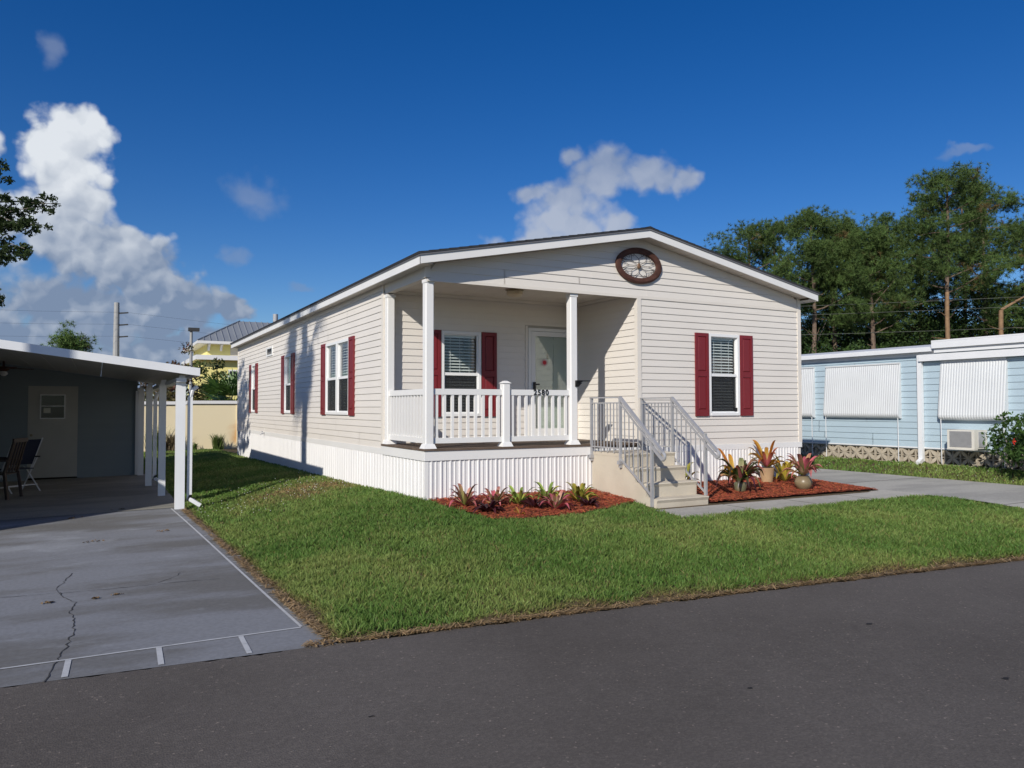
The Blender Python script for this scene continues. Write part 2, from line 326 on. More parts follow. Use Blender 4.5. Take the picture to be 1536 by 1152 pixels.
# road
def asphalt():
    m = bpy.data.materials.new('asphalt'); m.use_nodes = True; nt = m.node_tree; N = nt.nodes; Lk = nt.links; b = N['Principled BSDF']; b.inputs['Roughness'].default_value = .85; b.inputs['Specular IOR Level'].default_value = .3
    g = N.new('ShaderNodeNewGeometry')
    def ns(s, d=4, r=.5):
        n = N.new('ShaderNodeTexNoise'); n.inputs['Scale'].default_value = s; n.inputs['Detail'].default_value = d; n.inputs['Roughness'].default_value = r; Lk.new(g.outputs['Position'], n.inputs['Vector']); return n.outputs[0]
    def rmp(src, stops):
        r = N.new('ShaderNodeValToRGB'); r.color_ramp.elements.remove(r.color_ramp.elements[0])
        for i, (p, c) in enumerate(stops):
            e = r.color_ramp.elements[0] if i == 0 else r.color_ramp.elements.new(p); e.position = p; e.color = tuple(c)+(1,)
        Lk.new(src, r.inputs[0]); return r.outputs[0]
    base = rmp(ns(.5, 5, .6), [(.3, (.086, .075, .066)), (.7, (.122, .108, .097))])
    v = N.new('ShaderNodeTexVoronoi'); v.inputs['Scale'].default_value = 95; Lk.new(g.outputs['Position'], v.inputs['Vector'])
    sepc = N.new('ShaderNodeSeparateColor'); Lk.new(v.outputs['Color'], sepc.inputs[0])
    agg = rmp(sepc.outputs[0], [(0, (.82, .82, .82)), (.55, (.98, .98, .98)), (.9, (1.10, 1.10, 1.09)), (.988, (1.2, 1.2, 1.18)), (1, (2.2, 2.1, 2.0))])
    mx = N.new('ShaderNodeMix'); mx.data_type = 'RGBA'; mx.blend_type = 'MULTIPLY'; mx.inputs[0].default_value = 1; Lk.new(base, mx.inputs[6]); Lk.new(agg, mx.inputs[7])
    mot = rmp(ns(9, 6, .7), [(.3, (.93, .93, .93)), (.72, (1.06, 1.06, 1.06))])
    m2 = N.new('ShaderNodeMix'); m2.data_type = 'RGBA'; m2.blend_type = 'MULTIPLY'; m2.inputs[0].default_value = 1; Lk.new(mx.outputs[2], m2.inputs[6]); Lk.new(mot, m2.inputs[7])
    Lk.new(m2.outputs[2], b.inputs['Base Color'])
    bn = N.new('ShaderNodeBump'); bn.inputs['Strength'].default_value = .45; bn.inputs['Distance'].default_value = .004; Lk.new(v.outputs['Distance'], bn.inputs['Height']); Lk.new(bn.outputs[0], b.inputs['Normal'])
    return m
def build_road():
    X = np.concatenate([np.linspace(-300, -8, 12), np.linspace(-7.8, 10, 420), np.linspace(11, 300, 12)])
    e = road_edge(X); wob = np.where((X > -8) & (X < 10), .012*np.sin(X*7.3)+.008*np.sin(X*19.1+1)+.010*rng.standard_normal(len(X)), 0)
    V = []; Fc = []
    for k in range(len(X)):
        yb = road_edge(X[k])-9.5
        for y in (e[k]+wob[k]+.03, e[k]+wob[k]-.02, e[k]-1.5, e[k]-4.7, yb):
            z = -.362+ (-.03 if y > e[k]+wob[k] else 0)
            V.append((X[k], y, z))
    for k in range(len(X)-1):
        for j in range(4): a = k*5+j; Fc.append((a, a+1, a+6, a+5))
    o = npmesh('road', V, Fc, asphalt(), kind='structure')
    for p in o.data.polygons: p.use_smooth = False
    dk = mat('tar_spot', (.016, .015, .015), .8, .2, 30)
    spots = [(-2.95, -5.95, .05), (-2.86, -5.93, .03), (-2.97, -6.18, .035), (-2.9, -6.2, .02), (-2.6, -6.35, .03), (-2.68, -6.4, .025), (-2.5, -6.37, .02), (-2.2, -6.2, .02), (1.2, -5.5, .02), (-.5, -6.0, .018), (-2.47, -5.36, .012), (.9, -6.6, .02)]
    for i, (x, y, r) in enumerate(spots):
        mb = MB(); n = 11; ring = [(x+r*(1+.5*random.uniform(-1, 1))*math.cos(2*math.pi*k/n)*1.3, y+r*(1+.5*random.uniform(-1, 1))*math.sin(2*math.pi*k/n)*.8, -.3595) for k in range(n)]
        mb.add(ring, [tuple(range(n))]); mb.build('tar_spot', dk, o)
build_road()

# left driveway and carport slab
def concrete(name, c, c2, c3):
    m = bpy.data.materials.new(name); m.use_nodes = True; nt = m.node_tree; N = nt.nodes; Lk = nt.links; b = N['Principled BSDF']; b.inputs['Roughness'].default_value = .8; b.inputs['Specular IOR Level'].default_value = .3
    g = N.new('ShaderNodeNewGeometry')
    def ns(s, d, st, off=0):
        v = N.new('ShaderNodeVectorMath'); v.operation = 'MULTIPLY_ADD'; Lk.new(g.outputs['Position'], v.inputs[0]); v.inputs[1].default_value = st; v.inputs[2].default_value = (off, off, off)
        n = N.new('ShaderNodeTexNoise'); n.inputs['Scale'].default_value = s; n.inputs['Detail'].default_value = d; n.inputs['Roughness'].default_value = .6; Lk.new(v.outputs[0], n.inputs['Vector']); return n.outputs[0]
    def mrg(src, lo, hi, a=0, bb=1):
        r = N.new('ShaderNodeMapRange'); r.interpolation_type = 'SMOOTHSTEP'; Lk.new(src, r.inputs[0]); r.inputs[1].default_value = lo; r.inputs[2].default_value = hi; r.inputs[3].default_value = a; r.inputs[4].default_value = bb; return r.outputs[0]
    def mix(f, a, bb):
        x = N.new('ShaderNodeMix'); x.data_type = 'RGBA'; Lk.new(f, x.inputs[0])
        for i, v in ((6, a), (7, bb)):
            if isinstance(v, tuple): x.inputs[i].default_value = v+(1,)
            else: Lk.new(v, x.inputs[i])
        return x.outputs[2]
    k = mix(mrg(ns(1.0, 6, (.45, 1.3, 1)), .42, .62), c, c2)
    k = mix(mrg(ns(1.7, 7, (.5, 1.0, 1), 7), .56, .74), k, c3)
    f = mrg(ns(30, 5, (1, 1, 1)), .3, .7, .90, 1.08)
    s = N.new('ShaderNodeVectorMath'); s.operation = 'SCALE'; Lk.new(k, s.inputs[0]); Lk.new(f, s.inputs['Scale']); Lk.new(s.outputs[0], b.inputs['Base Color'])
    bn = N.new('ShaderNodeBump'); bn.inputs['Strength'].default_value = .35; bn.inputs['Distance'].default_value = .003; Lk.new(ns(160, 3, (1, 1, 1)), bn.inputs['Height']); Lk.new(bn.outputs[0], b.inputs['Normal'])
    return m
slabm = concrete('blue_grey_concrete', (.205, .212, .228), (.140, .138, .134), (.275, .288, .308))
walkm = concrete('pale_concrete', (.44, .42, .375), (.36, .345, .31), (.48, .455, .41))
def slab_z(x, y): return -.3605+.016*np.clip(np.asarray(x)+2.6, -6, 0)*sstep(-3.9, -1, y) + .038*sstep(-4.1, 3, y)
def build_slab():
    ys = [-4.0, -3.6, -2.4, -1.65, -.2, 1.6, 3.45, 4.3, 7, 10.45]; V = []; Fc = []
    X = np.linspace(0, 1, 9); Y = np.concatenate([np.linspace(-4.12, 3.5, 30), np.linspace(3.6, 10.5, 8)])
    for y in Y:
        xe = float(slab_edge(y))+.05
        for t in X:
            x = -8.2*(1-t)+xe*t; yy = y if y > -4.05 else float(road_edge(x))-.02
            V.append((x, yy, float(slab_z(x, yy))))
    n = len(X)
    for j in range(len(Y)-1):
        for i in range(n-1): a = j*n+i; Fc.append((a, a+1, a+n+1, a+n))
    o = npmesh('driveway', V, Fc, slabm, kind='structure')
    o['label'] = 'blue grey painted concrete driveway leading under the carport'
    paint = mat('white_line_paint', (.46, .47, .48), .7, .15, 14, col2=(.30, .31, .33), c2scale=9, c2lo=.62, c2hi=.72)
    def strip(name, pts, w, m, dz=.004, wv=None):
        mb = MB(); vs = []
        for i, (x, y) in enumerate(pts):
            d = Vector(pts[min(i+1, len(pts)-1)])-Vector(pts[max(i-1, 0)]); d.normalize(); nrm = Vector((-d.y, d.x)); ww = w*(wv[i] if wv else 1)/2
            for s in (-1, 1):
                px, py = x+nrm.x*ww*s, y+nrm.y*ww*s; vs.append((px, py, float(slab_z(px, py))+dz))
        mb.add(vs, [(2*i, 2*i+1, 2*i+3, 2*i+2) for i in range(len(pts)-1)]); return mb.build(name, m, o)
    yl = lambda y: -2.56-0.0408*y
    strip('painted_line', [(x, -3.615) for x in np.linspace(-6.4, -2.42, 12)], .022, paint)
    strip('painted_line', [(yl(y), y) for y in np.linspace(-3.6, 3.55, 16)], .022, paint)
    for i in range(7): x = -2.83-.51*i; strip('painted_line', [(x, -3.63), (x-.01, float(road_edge(x))+.01)], .034, paint)
    y = -3.35
    while y < 3.2:
        if random.random() < .75: strip('painted_line', [(yl(y)+.02, y), (yl(y)+.16, y+.01)], .016, paint)
        y += .29
    crk = mat('crack', (.042, .041, .041), .9, .2)
    def crack(pts, w):
        P = []; 
        for i in range(len(pts)-1):
            a, b = Vector(pts[i]), Vector(pts[i+1]); k = max(2, int((b-a).length/.05))
            for j in range(k): t = j/k; q = a.lerp(b, t); P.append((q.x+random.uniform(-.014, .014), q.y+random.uniform(-.01, .01)))
        P.append(pts[-1]); strip('crack', P, w, crk, .003, [random.uniform(.3, 1.3) for _ in P])
    crack([(-3.97, -1.55), (-3.935, -1.75), (-3.85, -2.0), (-3.88, -2.3), (-3.84, -2.6), (-3.84, -2.93), (-3.87, -3.3), (-3.9, -3.56), (-3.96, -4.0)], .009)
    crack([(-3.9, -.75), (-3.95, -1.1), (-4.0, -1.35), (-3.97, -1.6)], .007)
    crack([(-5.2, -1.35), (-4.405, -1.469), (-3.9, -1.58), (-3.518, -1.635), (-3.1, -1.66), (-2.71, -1.728)], .007)
    crack([(-3.2, -1.6), (-3.05, -1.4), (-3.0, -1.25)], .006)
    cs_ = MB(); xs_ = np.linspace(-8.2, -2.56, 7); ys_ = np.linspace(3.66, 10.5, 6); vv = [(x, y, float(slab_z(x, y))+.004) for y in ys_ for x in xs_]
    cs_.add(vv, [(j*7+i, j*7+i+1, j*7+i+8, j*7+i+7) for j in range(5) for i in range(6)]); cs_.build('carport_slab', concrete('bare_concrete', (.27, .26, .225), (.20, .195, .175), (.31, .30, .27)), o)
    for yj in (3.62,): strip('joint', [(x, yj+.03*math.sin(x*3)) for x in np.linspace(-8, -2.55, 30)], .014, crk, .003)
    for x, y, r in [(-3.75, 1.0, .09), (-2.95, 1.35, .06), (-3.4, 3.9, .08), (-4.0, 3.3, .11), (-3.7, -1.95, .025), (-4.05, -1.9, .03), (-3.55, -1.9, .035)]:
        mb = MB()
        for k in range(10):
            a = random.uniform(0, 6.28); d = r*random.random(); cx, cy = x+d*math.cos(a)*1.6, y+d*math.sin(a); s_ = random.uniform(.012, .03); t = random.uniform(0, 3.14); z = float(slab_z(cx, cy))+.006
            mb.add([(cx-s_*math.cos(t), cy-s_*math.sin(t), z), (cx+s_*.4*math.sin(t), cy-s_*.4*math.cos(t), z+.012), (cx+s_*math.cos(t), cy+s_*math.sin(t), z), (cx-s_*.4*math.sin(t), cy+s_*.4*math.cos(t), z+.006)], [(0, 1, 2, 3)])
        mb.build('dead_leaves', mat('dead_leaf', (.16, .10, .045), .9, .3, 30), None, 'small scatter of dry brown leaf litter on driveway slab', None, None, 'stuff')
build_slab()

# right driveway and the front walk
def build_walks():
    V = []; Fc = []; Y = np.concatenate([np.linspace(-5.7, -1.5, 26), np.linspace(-1, 30, 20)]); X = np.linspace(0, 1, 6)
    for y in Y:
        for t in X: V.append((float(drive_near(y))*(1-t)+9.8*t, y, float(drive_z(y))))
    for j in range(len(Y)-1):
        for i in range(5): a = j*6+i; Fc.append((a, a+1, a+7, a+6))
    o = npmesh('concrete_drive', V, Fc, concrete('drive_concrete', (.40, .385, .35), (.31, .30, .275), (.44, .42, .385)), kind='structure')
    crk = mat('joint_dark', (.10, .095, .085), .9, .2)
    for y in (-3.05, -.35, 2.6, 5.6): MB().box(float(drive_near(y))+.02, 9.78, y-.006, y+.006, float(drive_z(y))-.01, float(drive_z(y))+.003).build('joint', crk, o)
    w = MB(); prof = [(-2.1, -.2), (-1.42, -.2), (-1.42, -.103), (-2.1, -.103)]
    w = MB(); w.box(2.45, 7.09, -2.1, -1.41, -.25, -.088); w = w.build('sidewalk', walkm, kind='structure')
    for x in (3.6, 4.75, 5.9): MB().box(x-.005, x+.005, -2.1, -1.41, -.089, -.085).build('joint', crk, w)
build_walks()

# ------------------------------------------------------------------ the mobile home
HW, HL, PD, XB = 6.9025, 14.88, 1.65, 3.4167
ZS, ZD, ZH, ZT = 0.6085, 0.6475, 2.9185, 3.0467
EO, EG, SL = 0.18, 0.256, 0.197
HX = HW/2
mF = lambda u, o, z: (u, -o, z)                 # front, outwards -y
mL = lambda u, o, z: (-o, u, z)                 # left side, outwards -x
mPB = lambda u, o, z: (u, PD-o, z)              # porch back wall
mPR = lambda u, o, z: (XB-o, u, z)              # porch right wall
mR = lambda u, o, z: (HW+o, u, z)
mB = lambda u, o, z: (u, HL+o, z)
house = empty('mobile_home', (HX, 0, 0), 'cream mobile home with red shutters, covered porch and white skirting', 'house')
CH = 0.1016
def plank(parent, m, u00, u01, u10, u11, z0, z1, zc, mtl, name='siding_plank', depth=.014):
    f = lambda z: depth-(.011)*(z-zc)/CH
    mb = MB(); mb.hexa([m(u00, 0, z0), m(u01, 0, z0), m(u01, f(z0), z0), m(u00, f(z0), z0), m(u10, 0, z1), m(u11, 0, z1), m(u11, f(z1), z1), m(u10, f(z1), z1)])
    return mb.build(name, mtl, parent)
def run(parent, m, a0, b0, a1, b1, za, zb, z, mtl, k):
    if b0-a0 > 4.2:
        cut = a0+1.1+((k//2)*1.37) % 2.6; 
        if b0-cut > .8: plank(parent, m, a0, cut, a1, cut, za, zb, z, mtl); return run(parent, m, cut-.02, b0, cut-.02, b1, za, zb, z, mtl, k+3) if b0-cut > 4.2 else plank(parent, m, cut-.02, b0, cut-.02, b1, za, zb, z, mtl, depth=.0158)
    plank(parent, m, a0, b0, a1, b1, za, zb, z, mtl)
def courses(parent, m, u0, u1, z0, z1, holes, mtl, lim=None, ch=CH):
    """courses of lap siding over a rectangle with holes; lim(z) clips the ends under a roof slope"""
    k = 0; z = z0
    while z < z1-.004:
        za, zb = z, min(z+ch, z1)
        a0, b0, a1, b1 = u0, u1, u0, u1
        if lim:
            (la, lb), (ha, hb) = lim(za), lim(zb); a0, b0, a1, b1 = max(u0, la), min(u1, lb), max(u0, ha), min(u1, hb)
            if b1-a1 < .05:
                if b0-a0 < .2: break
                a1, b1 = (a0+b0)/2-.01, (a0+b0)/2+.01
        hs = sorted(h for h in holes if h[2] < zb-.001 and h[3] > za+.001)
        cu0, cu1 = a0, a1
        for (h0, h1, hz0, hz1) in hs:
            if h0 > cu0+.005: run(parent, m, cu0, h0, cu1, h0, za, zb, z, mtl, k)
            if hz0 > za+.004: plank(parent, m, h0, h1, h0, h1, za, hz0, z, mtl)
            if hz1 < zb-.004: plank(parent, m, h0, h1, h0, h1, hz1, zb, z, mtl)
            cu0 = cu1 = h1
        if b0 > cu0+.005: run(parent, m, cu0, b0, cu1, b1, za, zb, z, mtl, k)
        z += ch; k += 1
def wall(name, m, u0, u1, z0, z1, holes, mtl, th=.1, gable=None):
    us = sorted({u0, u1}|{h[0] for h in holes}|{h[1] for h in holes}); zs = sorted({z0, z1}|{h[2] for h in holes}|{h[3] for h in holes}); mb = MB()
    for i in range(len(us)-1):
        for j in range(len(zs)-1):
            uc, zc = (us[i]+us[i+1])/2, (zs[j]+zs[j+1])/2
            if any(h[0] < uc < h[1] and h[2] < zc < h[3] for h in holes): continue
            mb.mbox(m, us[i], us[i+1], -th, -.001, zs[j], zs[j+1])
    if gable: mb.extrude(gable, -th, -.001, lambda p, t: m(p[0], t, p[1]))
    return mb.build(name, mtl, house)
inwall = mat('inner_wall', (.45, .42, .37), .8, .05)
LW = [(3.35, 4.83, 1.085, 2.375), (7.68, 8.35, 1.085, 2.375), (11.93, 12.53, 1.085, 2.375)]
FWIN = (4.812, 5.474, 1.07, 2.378); PWIN = (.917, 1.593, 1.07, 2.39); PDOOR = (2.47, 3.40, .66, 2.49)
w_left = wall('wall', mL, PD, HL, .3, ZT, LW, inwall); courses(w_left, mL, PD+.06, HL-.06, ZS, ZT, LW, siding)
roof_under = lambda x: 3.03+SL*(min(x, HW-x)+0.0)
glim = lambda z: (max(0, (z-3.06)/SL), HW-max(0, (z-3.06)/SL))
w_front = wall('wall', mF, XB, HW, .3, ZT, [FWIN], inwall)
courses(w_front, mF, XB+.055, HW-.06, ZS, ZS+22*CH, [FWIN], siding)
gz = ZS+22*CH+.012+.05                         # above the porch opening the courses run the full width
gable = MB(); gable.extrude([(0, ZH), (XB, ZH), (XB, ZT), (HW, ZT), (HX, ZT+SL*HX)] if False else [(0, ZH+.01), (XB, ZH+.01), (XB, ZT), (HW, ZT), (HX, 3.06+SL*HX), (0, 3.06)], -.1, -.001, lambda p, t: mF(p[0], t, p[1]))
w_gable = gable.build('wall', inwall, house)
courses(w_gable, mF, .055, HW-.06, ZH-.035+.0, 3.8, [], siding, glim)
MB().mbox(mF, .01, HW-.06, 0, .018, ZH-.075, ZH-.036).build('header_trim', trimcream, house)
w_pb = wall('wall', mPB, 0.0, XB, .3, ZT, [PWIN, PDOOR], inwall); courses(w_pb, mPB, .0, XB-.02, ZS+.06, 2.90, [PWIN, (2.40, 3.417, .5, 2.55)], siding)
w_pr = wall('wall', mPR, 0.0, PD, .3, ZT, [], inwall); courses(w_pr, mPR, .055, PD-.02, ZS+.06, 2.90, [], siding)
wall('wall', mR, 0, HL, .3, ZT, [], siding); wall('wall', mB, 0, HW, .3, ZT, [], siding, gable=[(0, ZT), (HW, ZT), (HX, 3.06+SL*HX)])
MB().box(.1, HW-.1, PD+.1, HL-.1, .45, .55).build('floor', inwall, house)
MB().box(.1, HW-.1, PD+.1, HL-.1, 2.98, 3.02).build('ceiling', inwall, house)
# corner trims
for nm, mb in [('a', MB().box(-.02, .05, PD-.02, PD+.06, ZS, ZT)), ('b', MB().box(-.02, .06, HL-.06, HL+.02, ZS, ZT)), ('c', MB().box(HW-.06, HW+.02, -.02, .06, ZS, ZT+.03)),
               ('d', MB().box(XB-.018, XB+.055, -.019, .055, ZS, ZH-.075)), ('e', MB().box(-.018, .055, -.019, .05, ZH-.03, ZT)), ('f', MB().box(XB-.05, XB-.002, PD-.05, PD-.002, ZD+.03, 2.9))]:
    mb.build('corner_trim', trimcream, house)
# side beam of the porch, its ceiling and crown trim
MB().box(0, .1, .055, PD-.02, ZH-.03, ZT).build('porch_beam', trimcream, house)
pc = MB()
for i in range(11): pc.box(.1+i*.3012, .1+(i+1)*.3012-.006, .1, PD-.002, 2.945, 2.957)
pc.build('porch_ceiling', mat('porch_ceiling', (.66, .60, .52), .6, .03), house)
MB().box(.0, XB-.02, PD-.05, PD-.016, 2.90, 2.944).box(XB-.05, XB-.016, .1, PD-.05, 2.90, 2.944).build('crown_trim', trimcream, house)
# white band under the siding and skirting
bands = [MB().mbox(mL, PD-.01, HL, 0, .022, .5205, ZS), MB().mbox(mF, XB-.9, HW+.01, 0, .022, .5205, ZS), MB().mbox(mR, 0, HL, 0, .022, .5205, ZS)]
for b in bands: b.build('band', white, house)
rim = MB().box(-.03, XB-.87, -.035, -.008, .5205, ZD).box(-.036, -.008, -.03, PD-.02, .5205, ZD); rim.build('porch_rim', white, house)
def rib_panel(width, z0, z1):
    n = 3; pr = []; w = width/n
    for i in range(n): b = i*w; pr += [(b, .0), (b+.006, .012), (b+w*.34, .012), (b+w*.40, .024), (b+w*.52, .024), (b+w*.60, .010), (b+w*.86, .010), (b+w*.90, .020), (b+w*.975, .020)]
    pr += [(width-.002, .0)]
    mb = MB(); k = len(pr)
    return pr
def skirt_mesh(zlen):
    pr = rib_panel(.4, 0, 1); mb = MB(); k = len(pr)
    vs = [(x, -d, 0) for x, d in pr]+[(x, -d, zlen) for x, d in pr]; mb.add(vs, [(i, i+1, k+i+1, k+i) for i in range(k-1)])
    return mb.mesh('skirting_panel', whiteskirt)
sk_f = skirt_mesh(.66); sk_l = skirt_mesh(.80)
x = .012
while x < HW-.3:
    if not (2.62 < x < 2.95): 
        sc_ = min(1, (HW-.005-x)/.4); inst('skirting_panel', sk_f, house, (x, -.004, .5205-.66+.0), 0, (sc_, 1, (.505 if x < 2.5 else .62)/.66)).location.z = (.5205-(.505 if x < 2.5 else .62))
    x += .4
y = .4
for i in range(37):
    yy = .4*(i+1); sc_ = 1
    inst('skirting_panel', sk_l, house, (-.004, yy, -.28), -math.pi/2)
MB().box(0, 2.56, -.03, -.006, -.03, .018).build('bottom_track', white, house)
MB().box(3.4, HW, -.03, -.006, -.125, -.085).build('bottom_track', white, house)
MB().box(.0, .03, -.022, .0, -.03, .52).box(-.022, -.0, -.022, .03, -.03, .52).build('skirting_corner', white, house)
MB().box(.03, HW-.01, .02, .05, -.4, .5).box(.02, .05, .03, HL-.01, -.4, .5).box(HW-.05, HW, .02, HL, -.4, .52).box(.03, HW, HL-.05, HL, -.4, .52).build('skirting_backing', white, house)
# deck
for i in range(12): MB().box(-.045, XB-.03, -.05+i*.1405, -.05+i*.1405+.136, .648, .674).build('deck_board', deckm, house)
MB().box(.0, XB, .0, PD, .56, .645).build('deck_frame', deckm, house)

# roof
zt = lambda x: 3.1286+SL*(min(x, HW-x)+EO)
Y0, Y1 = -EG, HL+EG
def slope_slab(name, dz0, dz1, y0, y1, m, x0=-EO, x1=HX, par=None):
    mb = MB()
    for s in (0, 1):
        X = [x0, x1] if s == 0 else [HW-x0, HW-x1]
        mb.extrude([(X[0], zt(X[0])+dz0), (X[1], zt(X[1])+dz0), (X[1], zt(X[1])+dz1), (X[0], zt(X[0])+dz1)], y0, y1, lambda p, t: (p[0], t, p[1]))
    return mb.build(name, m, par or house)
rf = slope_slab('roof', .010, .030, Y0-.02, Y1+.02, shingle, -EO-.025)
slope_slab('roof_deck', -.09, .0, Y0+.03, Y1-.03, mat('plywood', (.3, .22, .13), .8), -EO+.03)
slope_slab('drip_edge', -.012, .0095, Y0-.014, Y1+.014, drip, -EO-.014)
MB().extrude([(HX-.16, zt(HX-.16)+.031), (HX, zt(HX)+.045), (HX+.16, zt(HX+.16)+.031), (HX, zt(HX)+.025)], Y0-.022, Y1+.02, lambda p, t: (p[0], t, p[1])).build('ridge_cap', shingle, rf)
# shingle courses (seen edge-on)
for s in (0, 1):
    mb = MB()
    for k in range(26):
        xa = -EO-.03+k*.1397; xb_ = xa+.15
        if xb_ > HX: break
        if s: mb.extrude([(HW-xa, zt(xa)+.030), (HW-xb_, zt(xb_)+.030), (HW-xb_, zt(xb_)+.032), (HW-xa, zt(xa)+.038)], Y0-.022, Y1+.02, lambda p, t: (p[0], t, p[1]))
        else: mb.extrude([(xa, zt(xa)+.030), (xb_, zt(xb_)+.030), (xb_, zt(xb_)+.032), (xa, zt(xa)+.038)], Y0-.022, Y1+.02, lambda p, t: (p[0], t, p[1]))
    tag(mb.build('shingle_courses', shingle, rf), kind='stuff')
FT = .117
for s in (0, 1):
    q = (lambda x: x) if s == 0 else (lambda x: HW-x)
    MB().box(*sorted((q(-EO), q(-EO+.02))), Y0+.001, Y1-.001, 3.1286-FT, 3.1286-.012).build('fascia', fascia_m, house)
    mb = MB(); a, b = -EO, HX
    mb.hexa([(q(a), Y0, zt(a)-FT), (q(b), Y0, zt(b)-FT), (q(b), Y0+.022, zt(b)-FT), (q(a), Y0+.022, zt(a)-FT), (q(a), Y0, zt(a)-.013), (q(b), Y0, zt(b)-.013), (q(b), Y0+.022, zt(b)-.013), (q(a), Y0+.022, zt(a)-.013)])
    mb.build('rake_fascia', fascia_m, house)
    so = MB(); n = 48
    for i in range(n):
        y0 = Y0+.025+(Y1-Y0-.05)*i/n; y1 = Y0+.025+(Y1-Y0-.05)*(i+1)/n-.008; so.box(*sorted((q(-EO+.02), q(0))), y0, y1, 3.024, 3.034)
    so.build('eave_soffit', soffit_m, house)
    so = MB(); n = 12
    for i in range(n):
        a = 0+(HX-0)*i/n; b = (HX-.0)*(i+1)/n-.008
        so.hexa([(q(a), Y0+.022, zt(a)-.10), (q(b), Y0+.022, zt(b)-.10), (q(b), -.001, zt(b)-.10), (q(a), -.001, zt(a)-.10), (q(a), Y0+.022, zt(a)-.09), (q(b), Y0+.022, zt(b)-.09), (q(b), -.001, zt(b)-.09), (q(a), -.001, zt(a)-.09)])
    so.build('rake_soffit', soffit_m, house)
VX, VY, VH = .3, 11.0, .40
vp = MB().tube([(VX, VY, zt(VX)), (VX, VY, zt(VX)+VH*.5)], .04, 12).tube([(VX, VY, zt(VX)+VH*.5), (VX, VY, zt(VX)+VH)], .065, 12); vp.build('vent_pipe', galv, house)

# windows, shutters
def window(m, u0, u1, z0, z1, units=1, fw=.045):
    w = MB(); w.mbox(m, u0, u0+fw, -.05, .028, z0, z1); w.mbox(m, u1-fw, u1, -.05, .028, z0, z1); w.mbox(m, u0+fw, u1-fw, -.05, .028, z1-fw, z1); w.mbox(m, u0+fw, u1-fw, -.05, .034, z0, z0+fw)
    um = (u1-u0)/units
    for k in range(1, units): w.mbox(m, u0+um*k-.05, u0+um*k+.05, -.05, .0282, z0+fw, z1-fw)
    fr = w.build('window', winwhite, house); zm = (z0+z1)/2-.005
    for k in range(units):
        a = u0+um*k+(fw if k == 0 else .05); b = u0+um*(k+1)-(fw if k == units-1 else .05)
        s = MB(); t = .022
        s.mbox(m, a, b, -.03, .014, zm-.022, zm+.022)
        s.mbox(m, a, a+t, -.03, .006, z0+fw, zm-.022); s.mbox(m, b-t, b, -.03, .006, z0+fw, zm-.022); s.mbox(m, a+t, b-t, -.03, .006, z0+fw, z0+fw+t)
        s.mbox(m, a, a+t*.7, -.03, -.006, zm+.022, z1-fw); s.mbox(m, b-t*.7, b, -.03, -.006, zm+.022, z1-fw); s.mbox(m, a+t*.7, b-t*.7, -.03, -.006, z1-fw-t*.7, z1-fw); s.build('sash', winwhite, fr)
        MB().mbox(m, a, b, -.020, -.017, zm+.02, z1-fw).build('pane', glass, fr); MB().mbox(m, a, b, -.014, -.011, z0+fw, zm-.02).build('pane', glass, fr)
        MB().mbox(m, a+t, b-t, -.002, -.001, z0+fw+t, zm-.022).build('insect_screen', screenm, fr)
        bl = MB(); z = z0+fw+.02; ps = .047; mbx = (a+.025, b-.02)
        while z < z1-fw-.05:
            c0, c1 = -.098, -.055
            bl.hexa([m(mbx[0], c0, z+.010), m(mbx[1], c0, z+.010), m(mbx[1], c1, z-.012), m(mbx[0], c1, z-.012), m(mbx[0], c0, z+.013), m(mbx[1], c0, z+.013), m(mbx[1], c1, z-.009), m(mbx[0], c1, z-.009)]); z += ps
        bl.mbox(m, mbx[0], mbx[1], -.098, -.055, z1-fw-.05, z1-fw-.005)
        for t_ in (.2, .5, .8): u = mbx[0]+(mbx[1]-mbx[0])*t_; bl.mbox(m, u-.003, u+.003, -.052, -.050, z0+fw+.02, z1-fw-.03)
        bl.build('blind', blindm, fr)
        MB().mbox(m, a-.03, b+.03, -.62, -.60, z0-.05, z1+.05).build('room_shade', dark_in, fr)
    return fr
def shutter(m, u0, u1, z0, z1):
    s = MB(); t = .03; h = z1-z0
    zc = z0+h*.475; fw = .05
    s.mbox(m, u0, u1, .012, .024, z0, z1)
    for a, b, c, d in [(u0, u0+fw, z0, z1), (u1-fw, u1, z0, z1), (u0+fw, u1-fw, z0, z0+.10), (u0+fw, u1-fw, z1-.055, z1), (u0+fw, u1-fw, zc, zc+.085)]: s.mbox(m, a, b, .0242, .038, c, d)
    o = s.build('shutter', red, house)
    for c, d in ((z0+.10, zc), (zc+.085, z1-.055)):
        f = MB(); e = .014
        f.hexa([m(u0+fw+.006, .0243, c+.006), m(u1-fw-.006, .0243, c+.006), m(u1-fw-e-.006, .034, c+e+.006), m(u0+fw+e+.006, .034, c+e+.006), m(u0+fw+.006, .0243, d-.006), m(u1-fw-.006, .0243, d-.006), m(u1-fw-e-.006, .034, d-e-.006), m(u0+fw+e+.006, .034, d-e-.006)])
        f.build('panel', red, o)
    return o
for (a, b, c, d), n in zip(LW, (2, 1, 1)):
    window(mL, a, b, c, d, n); shutter(mL, a-.30, a-.012, c-.01, d+.012); shutter(mL, b+.012, b+.30, c-.01, d+.012)
window(mF, *FWIN); shutter(mF, FWIN[0]-.285, FWIN[0]-.012, FWIN[2]-.005, FWIN[3]); shutter(mF, FWIN[1]+.012, FWIN[1]+.285, FWIN[2]-.005, FWIN[3])
window(mPB, *PWIN); shutter(mPB, PWIN[0]-.285, PWIN[0]-.012, PWIN[2]-.005, PWIN[3]+.005); shutter(mPB, PWIN[1]+.012, PWIN[1]+.275, PWIN[2]-.005, PWIN[3]+.005)
